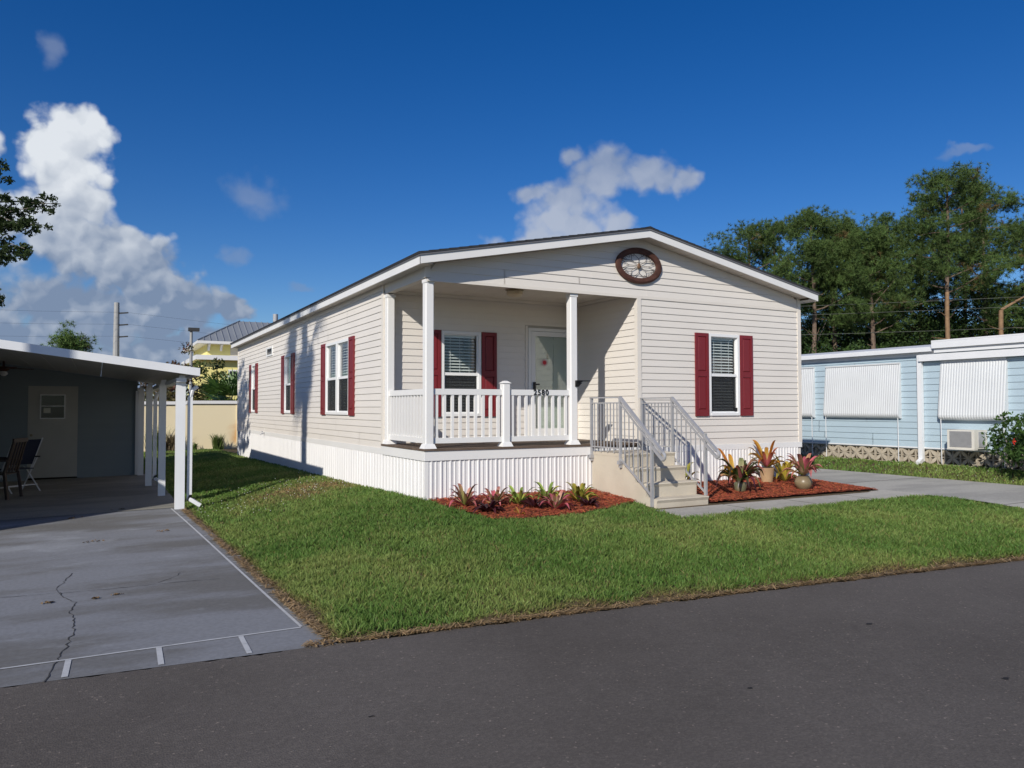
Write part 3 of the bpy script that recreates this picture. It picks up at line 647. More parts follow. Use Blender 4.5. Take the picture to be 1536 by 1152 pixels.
MB().mbox(mF, 5.365, 5.425, .008, .014, 1.135, 1.195).build('window_sticker', blackm, house)
# wall vent and tap on the left side
v = MB().mbox(mL, 9.72, 10.45, .005, .03, 2.475, 2.515).mbox(mL, 9.72, 10.45, .005, .03, 2.655, 2.695).mbox(mL, 9.72, 9.77, .005, .03, 2.515, 2.655).mbox(mL, 10.40, 10.45, .005, .03, 2.515, 2.655).build('wall_vent', winwhite, house)
mb = MB()
for i in range(5): mb.mbox(mL, 9.77, 10.40, .006, .016, 2.52+i*.027, 2.538+i*.027)
mb.build('grille', blackm, v)
MB().tube([(-.02, 10.6, .575), (-.1, 10.6, .57), (-.13, 10.6, .53)], .014, 8).tube([(-.08, 10.57, .62), (-.08, 10.63, .62)], .012, 6).build('garden_tap', galv, house)
# front door with storm door
D0, D1 = 2.452, 3.415
fr = MB().mbox(mPB, D0, D0+.05, -.05, .035, ZD+.03, 2.507).mbox(mPB, D1-.05, D1, -.05, .035, ZD+.03, 2.507).mbox(mPB, D0+.05, D1-.05, -.05, .035, 2.457, 2.507).mbox(mPB, D0+.05, D1-.05, -.05, .035, ZD+.03, ZD+.05)
door = fr.build('front_door', whitedoor, house)
s = MB(); a, b, c, d = D0+.055, D1-.055, ZD+.052, 2.452
s.mbox(mPB, a, a+.075, .004, .03, c, d).mbox(mPB, b-.075, b, .004, .03, c, d).mbox(mPB, a+.075, b-.075, .004, .03, d-.075, d).mbox(mPB, a+.075, b-.075, .004, .03, c, c+.16)
s.build('storm_door_frame', whitedoor, door); MB().mbox(mPB, a+.075, b-.075, .012, .016, c+.16, d-.075).build('pane', glass_mat('storm_glass', (.86, .90, .87), 2.2), door)
ds = MB().mbox(mPB, a, b, -.07, -.035, c, d)
for px0, px1, pz0, pz1 in [(.1, .40, .95, 1.55), (.46, .76, .95, 1.55), (.1, .40, .2, .8), (.46, .76, .2, .8), (.1, .40, 1.62, 1.75), (.46, .76, 1.62, 1.75)]: ds.mbox(mPB, a+px0, a+px1, -.035, -.028, c+pz0, c+pz1)
ds.build('door_leaf', whitedoor, door)
def disc(m, u, z, r, o0, o1, n=18): 
    mb = MB(); mb.extrude([(u+r*math.cos(2*math.pi*k/n), z+r*math.sin(2*math.pi*k/n)) for k in range(n)], o0, o1, lambda p, t: m(p[0], t, p[1])); return mb
disc(mPB, 2.763, 1.944, .035, .0165, .020).build('red_sticker', redsticker, door)
disc(mPB, 2.763, 1.944, .060, .0161, .0163).build('sticker_ring', mat('pink_ring', (.60, .45, .42), .6), door)
disc(mPB, 2.845, 2.068, .02, -.028, -.015).mbox(mPB, 2.833, 2.857, -.028, -.015, 2.01, 2.10).build('door_knocker', brass, door)
MB().mbox(mPB, 2.535, 2.575, .03, .055, 1.49, 1.62).mbox(mPB, 2.535, 2.64, .055, .07, 1.57, 1.595).build('door_handle', blackm, door)
MB().mbox(mPB, D0-.05, D0-.002, 0, .02, ZD+.03, 2.54).build('door_trim', trimcream, house)
# porch ceiling light
cl = MB().lathe([(.05, .0), (.10, -.01), (.12, -.03), (.12, -.075), (.09, -.1), (.03, -.11)], (1.682, .685, 2.944), 18); cl.build('ceiling_light', mat('lamp_shade', (.62, .52, .36), .4), house, smooth=True)
MB().lathe([(.13, .0), (.14, -.012), (.12, -.02)], (1.682, .685, 2.9445), 18).build('lamp_ring', brass, house)

# porch posts and rails
def post(cx, cy, z0, z1, w, top=None):
    p = MB(); h = w/2; c = .012
    prof = [(-h+c, -h), (h-c, -h), (h, -h+c), (h, h-c), (h-c, h), (-h+c, h), (-h, h-c), (-h, -h+c)]
    p.extrude([(cx+a, cy+b) for a, b in prof], z0, z1, lambda q, t: (q[0], q[1], t)); o = p.build('porch_post', white, house)
    f = MB(); k = h+.028
    f.hexa([(cx-k, cy-k, z0), (cx+k, cy-k, z0), (cx+k, cy+k, z0), (cx-k, cy+k, z0), (cx-h-.004, cy-h-.004, z0+.06), (cx+h+.004, cy-h-.004, z0+.06), (cx+h+.004, cy+h+.004, z0+.06), (cx-h-.004, cy+h+.004, z0+.06)]); f.build('post_base', white, o)
    if top == 'cap':
        f = MB(); k = h+.012; f.hexa([(cx-k, cy-k, z1), (cx+k, cy-k, z1), (cx+k, cy+k, z1), (cx-k, cy+k, z1), (cx-h*.4, cy-h*.4, z1+.035), (cx+h*.4, cy-h*.4, z1+.035), (cx+h*.4, cy+h*.4, z1+.035), (cx-h*.4, cy+h*.4, z1+.035)]); f.build('post_cap', white, o)
    else:
        f = MB(); k = h+.006; f.box(cx-k, cx+k, cy-k, cy+k, z1-.045, z1); f.build('post_cap', white, o)
    return o
ZB = .674
post(.062, .075, ZB, ZH-.045, .118); post(2.288, .075, ZB, ZH-.076, .118); post(1.195, .075, ZB, 1.535, .112, 'cap'); post(.064, PD-.085, ZB, ZH-.045, .118)
bal = MB().extrude([(-.018, -.018), (.018, -.018), (.018, .018), (-.018, .018)], .79, 1.385, lambda q, t: (q[0], q[1], t)).mesh('baluster', white)
def rail(a, b):
    a, b = Vector(a), Vector(b); d = (b-a); L = d.length; d.normalize(); w = .05
    o = MB().bar((a.x, a.y, 1.413), (b.x, b.y, 1.413), w, .078).build('railing', white, house); MB().bar((a.x, a.y, .773), (b.x, b.y, .773), w*.9, .07).build('bottom_rail', white, o); n = int(L/.108); 
    for k in range(n): t = (k+.5)/n; p = a+d*(L*t); inst('baluster', bal, o, (p.x, p.y, 0))
    return o
rail((.121, .075), (1.139, .075)); rr = rail((1.251, .075), (2.229, .075)); rail((.062, .134), (.062, PD-.144))
# house number on the right front rail
xx = 1.965-.29
def digit(ch, x):
    cu = bpy.data.curves.new('digit', 'FONT'); cu.body = ch; cu.size = .104; cu.extrude = .004; cu.offset = .0016; t = bpy.data.objects.new('tmp', cu); COL.objects.link(t)
    dg = bpy.context.evaluated_depsgraph_get(); me = bpy.data.meshes.new_from_object(t.evaluated_get(dg)); me.name = 'house_digit'; bpy.data.objects.remove(t)
    me.materials.clear(); me.materials.append(blackm); o = bpy.data.objects.new('house_digit', me); COL.objects.link(o); o.parent = rr
    o.location = tuple(p-q for p, q in zip((x, .075-.0305, 1.381), ORG[rr.name])); o.rotation_euler = (math.pi/2, 0, 0); tag(o, 'black numeral %s of the house number' % ch)
for i, ch in enumerate('2580'): digit(ch, 1.630+i*.064)

# ------------------------------------------------------------------ things on the home
# oval ornament in the gable
ov = empty('oval_wall_ornament', (3.425, -.03, 3.06), 'oval brown metal wall ornament with scrollwork hung in the gable', 'wall ornament')
mb = MB(); n = 56; cx, cz, RX, RZ = 3.425, 3.335, .43, .272
def ell(k, rx, rz, y): t = 2*math.pi*k/n; return (cx+rx*math.cos(t), y, cz+rz*math.sin(t))
vs = []; fs = []
for k in range(n): vs += [ell(k, RX, RZ, -.02), ell(k, RX, RZ, -.045), ell(k, RX-.035, RZ-.03, -.06), ell(k, RX-.095, RZ-.082, -.045), ell(k, RX-.105, RZ-.09, -.02)]
for k in range(n):
    for j in range(5): a, b = k*5+j, k*5+(j+1) % 5; c, d = ((k+1) % n)*5+(j+1) % 5, ((k+1) % n)*5+j; fs.append((a, b, c, d))
mb.add(vs, fs); mb.build('frame', brownmetal, ov, smooth=True)
mb = MB(); rx, rz = RX-.10, RZ-.085
E_ = lambda r_, t: (cx+rx*r_*math.cos(t), -.03, cz+rz*r_*math.sin(t))
for k in range(8):
    t = math.pi*k/4; mb.tube([E_(.12, t), E_(.55, t)], .0038, 5)
    for sg in (-1, 1): mb.tube([E_(.55+.45*a, t+sg*.30*math.sin(a*math.pi/2)) for a in np.linspace(0, 1, 8)], .0034, 5)
for k in range(20):
    t = math.pi*k/10+.08
    if k % 5 in (0,): continue
    mb.tube([E_(1.0-.20*math.sin(a*math.pi), t+.22*(a-.5)) for a in np.linspace(0, 1, 9)], .0030, 5)
mb.build('scrollwork', wire, ov)
MB().lathe([(.0, 0), (.02, .004), (.034, .02), (.034, .045), (.02, .075), (0, .09)], (cx, -.035, cz-.045), 14, 1, .45).build('boss', mat('boss_bronze', (.16, .09, .05), .5, .2, 20), ov, smooth=True)
# solar lamp on the right porch post
sl = empty('solar_lamp', (2.36, .06, 1.50), 'small black solar lamp clipped to right porch post above the rail', 'lamp')
MB().box(2.30, 2.52, -.045, .10, 1.578, 1.592).build('solar_panel', blackm, sl)
MB().hexa([(2.30, .0, 1.50), (2.352, .0, 1.50), (2.352, .05, 1.50), (2.30, .05, 1.50), (2.30, -.02, 1.577), (2.42, -.02, 1.577), (2.42, .08, 1.577), (2.30, .08, 1.577)]).build('bracket', blackm, sl)
MB().hexa([(2.38, -.015, 1.556), (2.47, -.025, 1.566), (2.47, .075, 1.566), (2.38, .07, 1.556), (2.38, -.015, 1.577), (2.48, -.03, 1.577), (2.48, .085, 1.577), (2.38, .07, 1.577)]).build('lamp_lens', mat('lens', (.7, .68, .62), .3), sl)

# concrete steps
SX0, SX1 = 2.555, 3.42
st = empty('concrete_steps', (3.0, -1.0, -.1), 'beige painted concrete steps up to the porch with smooth stucco side', 'steps')
noses = [(-.83, .575), (-1.05, .395), (-1.27, .21), (-1.49, .03)]
pr = [(-.036, -.3), (-.036, .575)]; z_ = None
for i, (y, z) in enumerate(noses):
    pr += [(y+.012, z), (y+.0, z-.012), (y+.018, z-.05)]
    nz = noses[i+1][1] if i < 3 else -.3
    pr += [(y+.020, nz)]
MB().extrude(pr, SX0, SX1, lambda p, t: (t, p[0], p[1])).build('stair_block', stucco, st)
MB().box(SX0-.004, SX0-.0005, -.80, -.04, .53, .5745).build('landing_edge', stucco, st)
def handrail(x, label, side):
    h = empty('handrail', (x, -.7, -.1), label, 'handrail', 'galvanised handrails on the porch steps')
    yA, yB, yC = -.055, -.74, -1.405; w = .034
    for y, a, b in ((yA, .44, 1.335), (yB, .385, 1.335), (yC, -.07 if side < 0 else .03, .855)):
        MB().box(x-w/2, x+w/2, y-w/2, y+w/2, a, b).build('post', galv, h)
    sl_ = (1.34-.63)/(yB-(-1.62)) ; zr = lambda y: 1.34+sl_*(y-yB)
    pts = [(x, yA-.01, 1.342), (x, yB, 1.342)]
    MB().box(x-.022, x+.022, yB-.01, yA+.02, 1.331, 1.348).build('top_rail', galv, h)
    sr = MB(); sr.bar((x, yB+.01, 1.340), (x, -1.62, zr(-1.62)), .048, .036); 
    e = Vector((x, -1.62, zr(-1.62))); arc = [e+Vector((0, -.04*math.sin(t), -.045*(1-math.cos(t)))) for t in np.linspace(0, math.pi, 9)]
    sr.tube([tuple(p) for p in arc], .020, 8); a2 = arc[-1]; sr.bar(a2, (x, yC-.0, a2.z+sl_*(yC-a2.y)*.95), .036, .030)
    sr.build('sloped_rail', galv, h)
    lr = MB(); lr.bar((x, yA, 1.265), (x, yB, 1.265), .02, .018); lr.bar((x, yB, 1.255), (x, yC, 1.255+sl_*(yC-yB)), .02, .018)
    zb = lambda y: .51+ (y-yB)*(.51-.06)/(yB-yC)
    lr.bar((x, yA, .645), (x, yB, .645), .02, .018); lr.bar((x, yB, .51), (x, yC, .06), .022, .02); lr.build('guide_rail', galv, h)
    for k in range(8): y = yA+(yB-yA)*(k+1)/9; MB().box(x-.006, x+.006, y-.006, y+.006, .65 if k % 2 else .58, 1.262).build('baluster', galv, h)
    for k in range(6): y = yB+(yC-yB)*(k+1)/7; MB().box(x-.006, x+.006, y-.006, y+.006, zb(y), 1.255+sl_*(y-yB)).build('baluster', galv, h)
    br = MB()
    for y, z in ((yB, .45), (yA, .5)): br.box(min(x, x+side*.02)-.02, max(x, x+side*.02)+.02, y-.028, y+.028, z-.02, z+.03)
    br.build('bracket', galv, h)
handrail(2.535, 'galvanised stair handrail beside the stucco side of the steps', -1); handrail(3.442, 'galvanised stair handrail on the flower bed side of the steps', 1)

# ------------------------------------------------------------------ mulch beds
mulch_m = mat('mulch_ground', (.21, .040, .019), .95, .4, 25, 1.0, 60, col2=(.06, .014, .009), c2scale=12)
def bedL_in(x, y):
    # left bed in front of the porch skirting
    yb = -1.5+.35*np.cos((x-1.15)*.9)*-1+.25
    yb = np.where(x < .25, -.1-5.2*(x+.02), -1.42-.12*np.sin((x-.2)*2.2)+.35*np.clip(x-1.9, 0, 1))
    return (x > .03) & (x < 2.54) & (y < -.02) & (y > np.maximum(yb, -1.55))
def bedR_in(x, y):
    ymax = -.01; return (x > 3.47) & (x < 6.9-.02*y) & (y < ymax) & (y > -1.46) & (x < 6.95+(-y-0)*0.05)
def build_mulch():
    for nm, fn, x0, x1, y0, lab in (('mulch_bed', bedL_in, 0, 2.6, -1.7, 'red mulch bed in front of the porch skirting'), ('mulch_bed', bedR_in, 3.4, 7.05, -1.50, 'red mulch bed between the walk and the house')):
        X = np.arange(x0, x1, .04); Y = np.arange(y0, .02, .04); V = {}; vs = []; Fc = []
        def vid(i, j):
            if (i, j) not in V: V[(i, j)] = len(vs); x, y = X[0]+i*.04, Y[0]+j*.04; vs.append((x, y, float(H(x, y))+.022+.012*math.sin(x*9)*math.sin(y*11)+random.uniform(0, .012)))
            return V[(i, j)]
        for i in range(len(X)-1):
            for j in range(len(Y)-1):
                if fn(X[i]+.02, Y[j]+.02): Fc.append((vid(i, j), vid(i+1, j), vid(i+1, j+1), vid(i, j+1)))
        o = npmesh(nm, vs, Fc, mulch_m, kind='structure')
        n = 9000 if x0 < 1 else 16000; px = rng.uniform(x0, x1, n); py = rng.uniform(y0, 0, n); k = fn(px, py); px, py = px[k], py[k]; n = len(px)
        z = H(px, py)+.028+rng.uniform(0, .02, n); a = rng.uniform(0, math.pi, n); L = rng.uniform(.012, .04, n); w = rng.uniform(.003, .008, n); tz = rng.uniform(-.3, .3, n)*L
        d = np.stack([np.cos(a), np.sin(a)], -1); p = np.stack([-d[:, 1], d[:, 0]], -1)
        V4 = np.zeros((n, 5, 3))
        for c, (s, t, h) in enumerate(((-1, -1, 0), (1, -1, 0), (1, 1, 0), (-1, 1, 0), (0, 0, 1))):
            V4[:, c, 0] = px+s*L*d[:, 0]+t*w*p[:, 0]; V4[:, c, 1] = py+s*L*d[:, 1]+t*w*p[:, 1]; V4[:, c, 2] = z+s*tz+h*w*.9
        i = np.arange(n)[:, None]*5; F3 = np.concatenate([i+np.array([[0, 1, 4]]), i+np.array([[1, 2, 4]]), i+np.array([[2, 3, 4]]), i+np.array([[3, 0, 4]])])
        c = np.array([.36, .070, .032])[None]*rng.uniform(.35, 1.5, n)[:, None]*np.array([[1, 1, 1]]); c[:, 1] *= rng.uniform(.8, 1.5, n)
        npmesh('mulch_chips', V4.reshape(-1, 3), F3, mat('mulch_chip', (1, 1, 1), .9, .1, attr='Col'), np.repeat(c, 5, 0), label=lab.replace('bed', 'chips of the bed'), kind='stuff')
build_mulch()

# ------------------------------------------------------------------ grass
grass_m = mat('grass_blade', (1, 1, 1), .55, .05, attr='Col', spec=.25, trans=.3)
def lawn_mask(x, y):
    re = road_edge(x); ok = (y > re+.015) & (y < 20.4)
    left = (x > slab_edge(y)+.02+.03*np.sin(y*5)) & (x < 14)
    h = (x > -.02) & (x < HW+.1) & (y > -.02) & (y < HL+.1)
    steps = (x > SX0-.03) & (x < 3.5) & (y > -1.53) & (y < 0)
    walk = (x > 2.43) & (x < 7.2) & (y > -2.12+.03*np.sin(x*6)) & (y < -1.3)
    drv = (x > drive_near(y)-.02) & (x < 9.82)
    side = (x > HW) & (x < 7.15) & (y > -2.1)&(y < .1)
    nb = (x > 10.72) & (y > -8)
    return ok & left & ~h & ~steps & ~walk & ~drv & ~bedL_in(x, y) & ~bedR_in(x, y) & ~nb & ~((x < 0) & (y > 20.3)) & ~side & ~((x > 3.4) & (x < 7) & (y > -1.45) & (y < 0))
def pnoise(x, y, s, seed):
    r = np.random.default_rng(seed); G = r.random((64, 64)); u, v = x*s+100, y*s+100; i, j = np.floor(u).astype(int), np.floor(v).astype(int); fu, fv = u-i, v-j; fu = fu*fu*(3-2*fu); fv = fv*fv*(3-2*fv)
    g = lambda a, b: G[a % 64, b % 64]
    return (g(i, j)*(1-fu)+g(i+1, j)*fu)*(1-fv)+(g(i, j+1)*(1-fu)+g(i+1, j+1)*fu)*fv
def grass(name, label, box, dens, hmin, hmax, wid, seed):
    global rng
    x0, x1, y0, y1 = box; A = (x1-x0)*(y1-y0); n = int(A*dens); r = np.random.default_rng(seed)
    x = r.uniform(x0, x1, n); y = r.uniform(y0, y1, n); k = lawn_mask(x, y)
    # thin with distance from the camera
    dist = np.hypot(x+3.7, y+9.1); keep = r.random(n) < np.clip((7.5/dist)**1.1, .12, 1); k &= keep
    x, y, dist = x[k], y[k], dist[k]; n = len(x)
    patch = pnoise(x, y, 1.1, 3)*.6+pnoise(x, y, 3.1, 4)*.4; clump = pnoise(x, y, 9, 5)
    de = np.minimum(np.minimum(y-road_edge(x), (x-slab_edge(y))*1.0), 9)
    edge = np.clip(1-de/(.07+.17*pnoise(x, y, 2.7, 8)*pnoise(x, y, .6, 9)*2), 0, 1)
    dry = np.exp(-(((x+.70)/.8)**2+((y-3.2)/.8)**2))*1.5*(.4+pnoise(x, y, 3.3, 22)) + np.exp(-(((x+.2)/.9)**2+((y-5.0)/1.2)**2))*.3
    brown = np.clip(np.clip(edge*1.6-.15, 0, 1)*(r.random(n)*.7+.5)+dry*(r.random(n)*1.2)+(r.random(n) < .05)*.7+(patch > .66)*.12*r.random(n), 0, 1)
    sc = np.clip(dist/7.5, 1, 2.6)
    h = r.uniform(hmin, hmax, n)*(.65+.7*clump)*(1-.72*np.clip(edge*1.5, 0, 1))*(1-.4*np.clip(dry, 0, 1)); w = wid*r.uniform(.7, 1.3, n)*sc
    a = r.uniform(0, 2*math.pi, n); lean = r.uniform(.15, 1.15, n)*h*(1+3.5*edge); la = r.uniform(0, 2*math.pi, n)
    z = H(x, y)-.004
    dx, dy = np.cos(a)*w/2, np.sin(a)*w/2; lx, ly = np.cos(la)*lean, np.sin(la)*lean
    V = np.zeros((n, 5, 3)); 
    V[:, 0] = np.stack([x-dx, y-dy, z], -1); V[:, 1] = np.stack([x+dx, y+dy, z], -1)
    V[:, 2] = np.stack([x+dx*.85+lx*.35, y+dy*.85+ly*.35, z+h*.6], -1); V[:, 3] = np.stack([x-dx*.85+lx*.35, y-dy*.85+ly*.35, z+h*.6], -1)
    V[:, 4] = np.stack([x+lx, y+ly, z+h], -1)
    i = np.arange(n)[:, None]*5; F3 = np.concatenate([i+np.array([[0, 1, 2]]), i+np.array([[0, 2, 3]]), i+np.array([[3, 2, 4]])])
    g1 = np.array([.108, .205, .040]); g2 = np.array([.235, .310, .082]); bn = np.array([.32, .215, .10])
    t = np.clip(patch*1.7-.42+r.normal(0, .25, n), 0, 1)[:, None]; c = (g1*(1-t)+g2*t)*r.uniform(.7, 1.25, n)[:, None]
    c = c*(1-brown[:, None])+bn*brown[:, None]*r.uniform(.5, 1.25, n)[:, None]
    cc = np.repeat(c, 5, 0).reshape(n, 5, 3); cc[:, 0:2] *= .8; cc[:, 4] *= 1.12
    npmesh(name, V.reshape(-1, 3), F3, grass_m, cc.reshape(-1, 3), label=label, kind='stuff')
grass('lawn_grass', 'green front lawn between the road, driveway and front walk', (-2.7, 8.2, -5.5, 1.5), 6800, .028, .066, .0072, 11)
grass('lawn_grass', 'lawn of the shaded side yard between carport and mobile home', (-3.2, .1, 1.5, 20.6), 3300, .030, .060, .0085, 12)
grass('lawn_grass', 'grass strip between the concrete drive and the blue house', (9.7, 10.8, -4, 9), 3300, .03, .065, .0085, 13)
def thatch():
    r = np.random.default_rng(33); n = 12000; k = n*2//3
    x = np.concatenate([r.uniform(-2.5, 8, k), np.zeros(n-k)]); y = np.concatenate([road_edge(x[:k])+np.abs(r.normal(0, .04, k))-.02, r.uniform(-4.0, 3.3, n-k)]); x[k:] = slab_edge(y[k:])+np.abs(r.normal(0, .04, n-k))-.015
    keep = (pnoise(x, y, 1.7, 14)*.7+pnoise(x, y, 6, 15)*.4 > r.random(n)*.95-.05) & (x < drive_near(y)) & (y > road_edge(x)-.03); x, y = x[keep], y[keep]; n = len(x)
    z = np.maximum(H(x, y), np.where(y < road_edge(x)+.02, -.36, -9)); z = np.maximum(z, np.where((x < slab_edge(y)+.05), slab_z(x, y), -9))+r.uniform(.004, .02, n); a = r.uniform(0, 6.28, n); L = r.uniform(.015, .05, n); w = .003*r.uniform(.7, 1.6, n)
    d = np.stack([np.cos(a), np.sin(a)], -1); V = np.zeros((n, 4, 3)); t = r.uniform(-.2, .5, n)*L
    for c, (s, q) in enumerate(((-1, -1), (1, -1), (1, 1), (-1, 1))): V[:, c, 0] = x+s*L*d[:, 0]-q*w*d[:, 1]; V[:, c, 1] = y+s*L*d[:, 1]+q*w*d[:, 0]; V[:, c, 2] = z+np.where(s > 0, t, 0)
    c = np.array([.46, .32, .17])[None]*r.uniform(.35, 1.25, n)[:, None]
    npmesh('dry_thatch', V.reshape(-1, 3), np.arange(4*n).reshape(n, 4), grass_m, np.repeat(c, 4, 0), label='dry brown grass thatch along the lawn edge', kind='stuff')
thatch()
def clover():
    n = 200; r = np.random.default_rng(21); x = r.uniform(-2.4, -.2, n); y = r.uniform(1.6, 6.0, n); k = lawn_mask(x, y) & (r.random(n) < np.exp(-((y-3.3)/1.6)**2)); x2 = r.uniform(9.9, 10.7, 40); y2 = r.uniform(-3, 4, 40)
    x = np.concatenate([x[k], x2]); y = np.concatenate([y[k], y2]); n = len(x); z = H(x, y)+r.uniform(.045, .075, n); s = .009
    V = np.stack([np.stack([x+a*s, y+b*s, z+c*s], -1) for a, b, c in ((1, 0, 0), (-.5, .87, 0), (-.5, -.87, 0), (0, 0, .8), (0, 0, -.8))], 1); i = np.arange(n)[:, None]*5
    F3 = np.concatenate([i+np.array([t]) for t in ((0, 1, 3), (1, 2, 3), (2, 0, 3), (1, 0, 4), (2, 1, 4), (0, 2, 4))])
    npmesh('clover_flowers', V.reshape(-1, 3), F3, mat('clover', (.72, .72, .66), .7), None, label='tiny white clover flowers scattered through the lawn', kind='stuff')
clover()

# ------------------------------------------------------------------ bromeliads and pots
def leaf_mesh(name, L, w, rise, droop, c1, c2):
    n = 8; vs = []; fs = []; cols = []
    for i in range(n+1):
        t = i/n; x = L*(t**.9)*(1-.12*droop*t); z = rise*L*math.sin(min(t*1.6, 1.57))-droop*L*max(0, t-.45)**2*2.0; ww = w*(.75+.5*math.sin(t*math.pi))*(1-t**4)*.5+.0008
        vs += [(x, -ww, z+ww*.55), (x, 0, z), (x, ww, z+ww*.55)]
        k = .5+.5*math.sin(t*5); cc = [c1[q]*(1-t)+c2[q]*t for q in range(3)]; cols += [[q*1.05 for q in cc], [q*.85 for q in cc], [q*1.05 for q in cc]]
    for i in range(n): a = i*3; fs += [(a, a+1, a+4, a+3), (a+1, a+2, a+5, a+4)]
    me = bpy.data.meshes.new(name); me.from_pydata(vs, [], fs); at = me.color_attributes.new('Col', 'FLOAT_COLOR', 'POINT')
    at.data.foreach_set('color', [v for c in cols for v in (c[0], c[1], c[2], 1)])
    me.materials.append(mat('bromeliad_leaf', (1, 1, 1), .38, .15, 30, attr='Col', spec=.5, trans=.2, rand=.25))
    for p in me.polygons: p.use_smooth = True
    return me
PINK, LIME, ORG_, YEL, GRN, DRK, CRM = (.52, .12, .15), (.30, .40, .08), (.46, .16, .02), (.45, .34, .05), (.07, .15, .03), (.045, .012, .018), (.55, .45, .25)
PAL = {'pink': [(LIME, PINK), (PINK, PINK), (CRM, PINK), (GRN, PINK)], 'lime': [(LIME, LIME), (LIME, YEL), (GRN, LIME)], 'dark': [(DRK, DRK), (DRK, (.09, .02, .025))],
       'multi': [(GRN, PINK), (LIME, PINK), (PINK, GRN), (CRM, GRN), (GRN, DRK), (PINK, DRK)], 'orange': [(ORG_, ORG_), (ORG_, YEL), (YEL, ORG_), (PINK, ORG_)], 'yellow': [(YEL, LIME), (LIME, YEL), (YEL, YEL), (GRN, YEL)]}
LM = {}
def bromeliad(x, y, r, n, pal, label, z=None, up=.75, droop=.5, group=None, w=.045):
    z = float(H(x, y))+.03 if z is None else z
    b = empty('bromeliad', (x, y, z), label, 'plant', group)
    for k in range(n):
        ci = random.randrange(len(PAL[pal])); inner = k/n; v = (pal, ci, int(inner*3))
        if v not in LM: c = PAL[pal][ci]; LM[v] = leaf_mesh('leaf', 1.0, w/.3*1.55, [.45, .75, 1.15][v[2]]*up*1.3, droop*[1.1, .7, .25][v[2]], c[0], c[1])
        s = r*.88*random.uniform(.75, 1.15)*[1.0, .95, .8][v[2]]
        a = k*2.399+random.uniform(-.25, .25); inst('leaf', LM[v], b, (x+.012*math.cos(a), y+.012*math.sin(a), z+.01*inner*3), 0, (s, s*.9, s), (random.uniform(-.12, .12), random.uniform(-.15, .15), a))
    return b
GB = 'bromeliads in the porch bed'
bromeliad(.26, -.62, 0.270, 20, 'pink', 'lime and pink bromeliad nearest the porch corner', group=GB)
bromeliad(.62, -.74, 0.259, 20, 'pink', 'second rosy bromeliad from the porch corner', group=GB, up=.6)
bromeliad(.36, -1.08, 0.270, 19, 'dark', 'dark purple low bromeliad at front of the porch bed near the corner', group=GB, up=.4)
bromeliad(.93, -.78, 0.248, 20, 'lime', 'lime green bromeliad in the middle of the porch bed', group=GB)
bromeliad(1.42, -.66, 0.259, 20, 'lime', 'yellow green bromeliad close to the skirting behind a pink one', group=GB)
bromeliad(1.2, -1.22, 0.281, 21, 'pink', 'bright pink bromeliad at the front edge of the porch bed', group=GB, up=.7)
bromeliad(1.78, -.86, 0.292, 21, 'yellow', 'yellow green bromeliad nearest the concrete steps', group=GB)
bromeliad(1.0, -1.05, 0.238, 17, 'dark', 'dark purple low bromeliad in front of the lime green one', group=GB, up=.35)
bromeliad(1.72, -1.15, 0.216, 17, 'dark', 'dark purple low bromeliad below the yellow green one by the steps', group=GB, up=.4)
bromeliad(.62, -1.36, .09, 8, 'orange', 'small pale orange seedling at the lawn edge of the porch bed', group=GB)
potm = mat('glazed_pot', (.20, .155, .09), .35, .15, 6, col2=(.13, .135, .08), c2scale=5); tubm = mat('clay_pot', (.40, .27, .15), .7, .12, 8)
soilm = mat('pot_soil', (.03, .02, .015), .95, .3, 30, 1, 50)
def pot(x, y, prof, m, label):
    z = float(H(x, y))+.02; p = empty('plant_pot', (x, y, z), label, 'pot', 'pots in the front bed'); MB().lathe(prof, (x, y, z), 28).build('pot_body', m, p, smooth=True)
    top = prof[-1]; MB().lathe([(top[0]-.012, top[1]+.001), (top[0]*.5, top[1]+.008), (.01, top[1]+.01)], (x, y, z), 16).build('soil', soilm, p); return z+top[1]
z = pot(4.53, -.95, [(.06, 0), (.08, .03), (.09, .08), (.09, .13), (.075, .15)], potm, 'short greenish glazed pot under the large variegated bromeliad')
bromeliad(4.53, -.95, .44, 38, 'multi', 'large variegated pink and green bromeliad in the short glazed pot', z, .62, .8, w=.042)
bromeliad(4.50, -.86, .30, 8, 'orange', 'upright orange bromeliad rising behind the variegated one', float(H(4.5, -.86))+.22, 1.2, .1)
z = pot(5.66, -.40, [(.085, 0), (.10, .10), (.115, .22), (.12, .24), (.105, .245)], tubm, 'tan clay pot under the orange bromeliad')
bromeliad(5.66, -.40, .37, 18, 'orange', 'tall orange bromeliad with curling leaves in the tan clay pot', z, 1.0, .8, w=.045)
z = pot(5.63, -1.14, [(.05, 0), (.095, .03), (.128, .09), (.130, .13), (.105, .185), (.078, .205), (.082, .215)], potm, 'round brown glazed pot at the corner of the front bed')
bromeliad(5.63, -1.14, .38, 28, 'pink', 'pink bromeliad spilling over the round glazed pot', z, .75, .55, w=.045)
bromeliad(5.98, -.46, .34, 18, 'yellow', 'yellow green bromeliad clump between orange and round pots', None, 1.15, .3)
bromeliad(3.74, -.55, .42, 12, 'yellow', 'arching yellow green bromeliad growing behind the steps handrail', None, 1.1, .8)

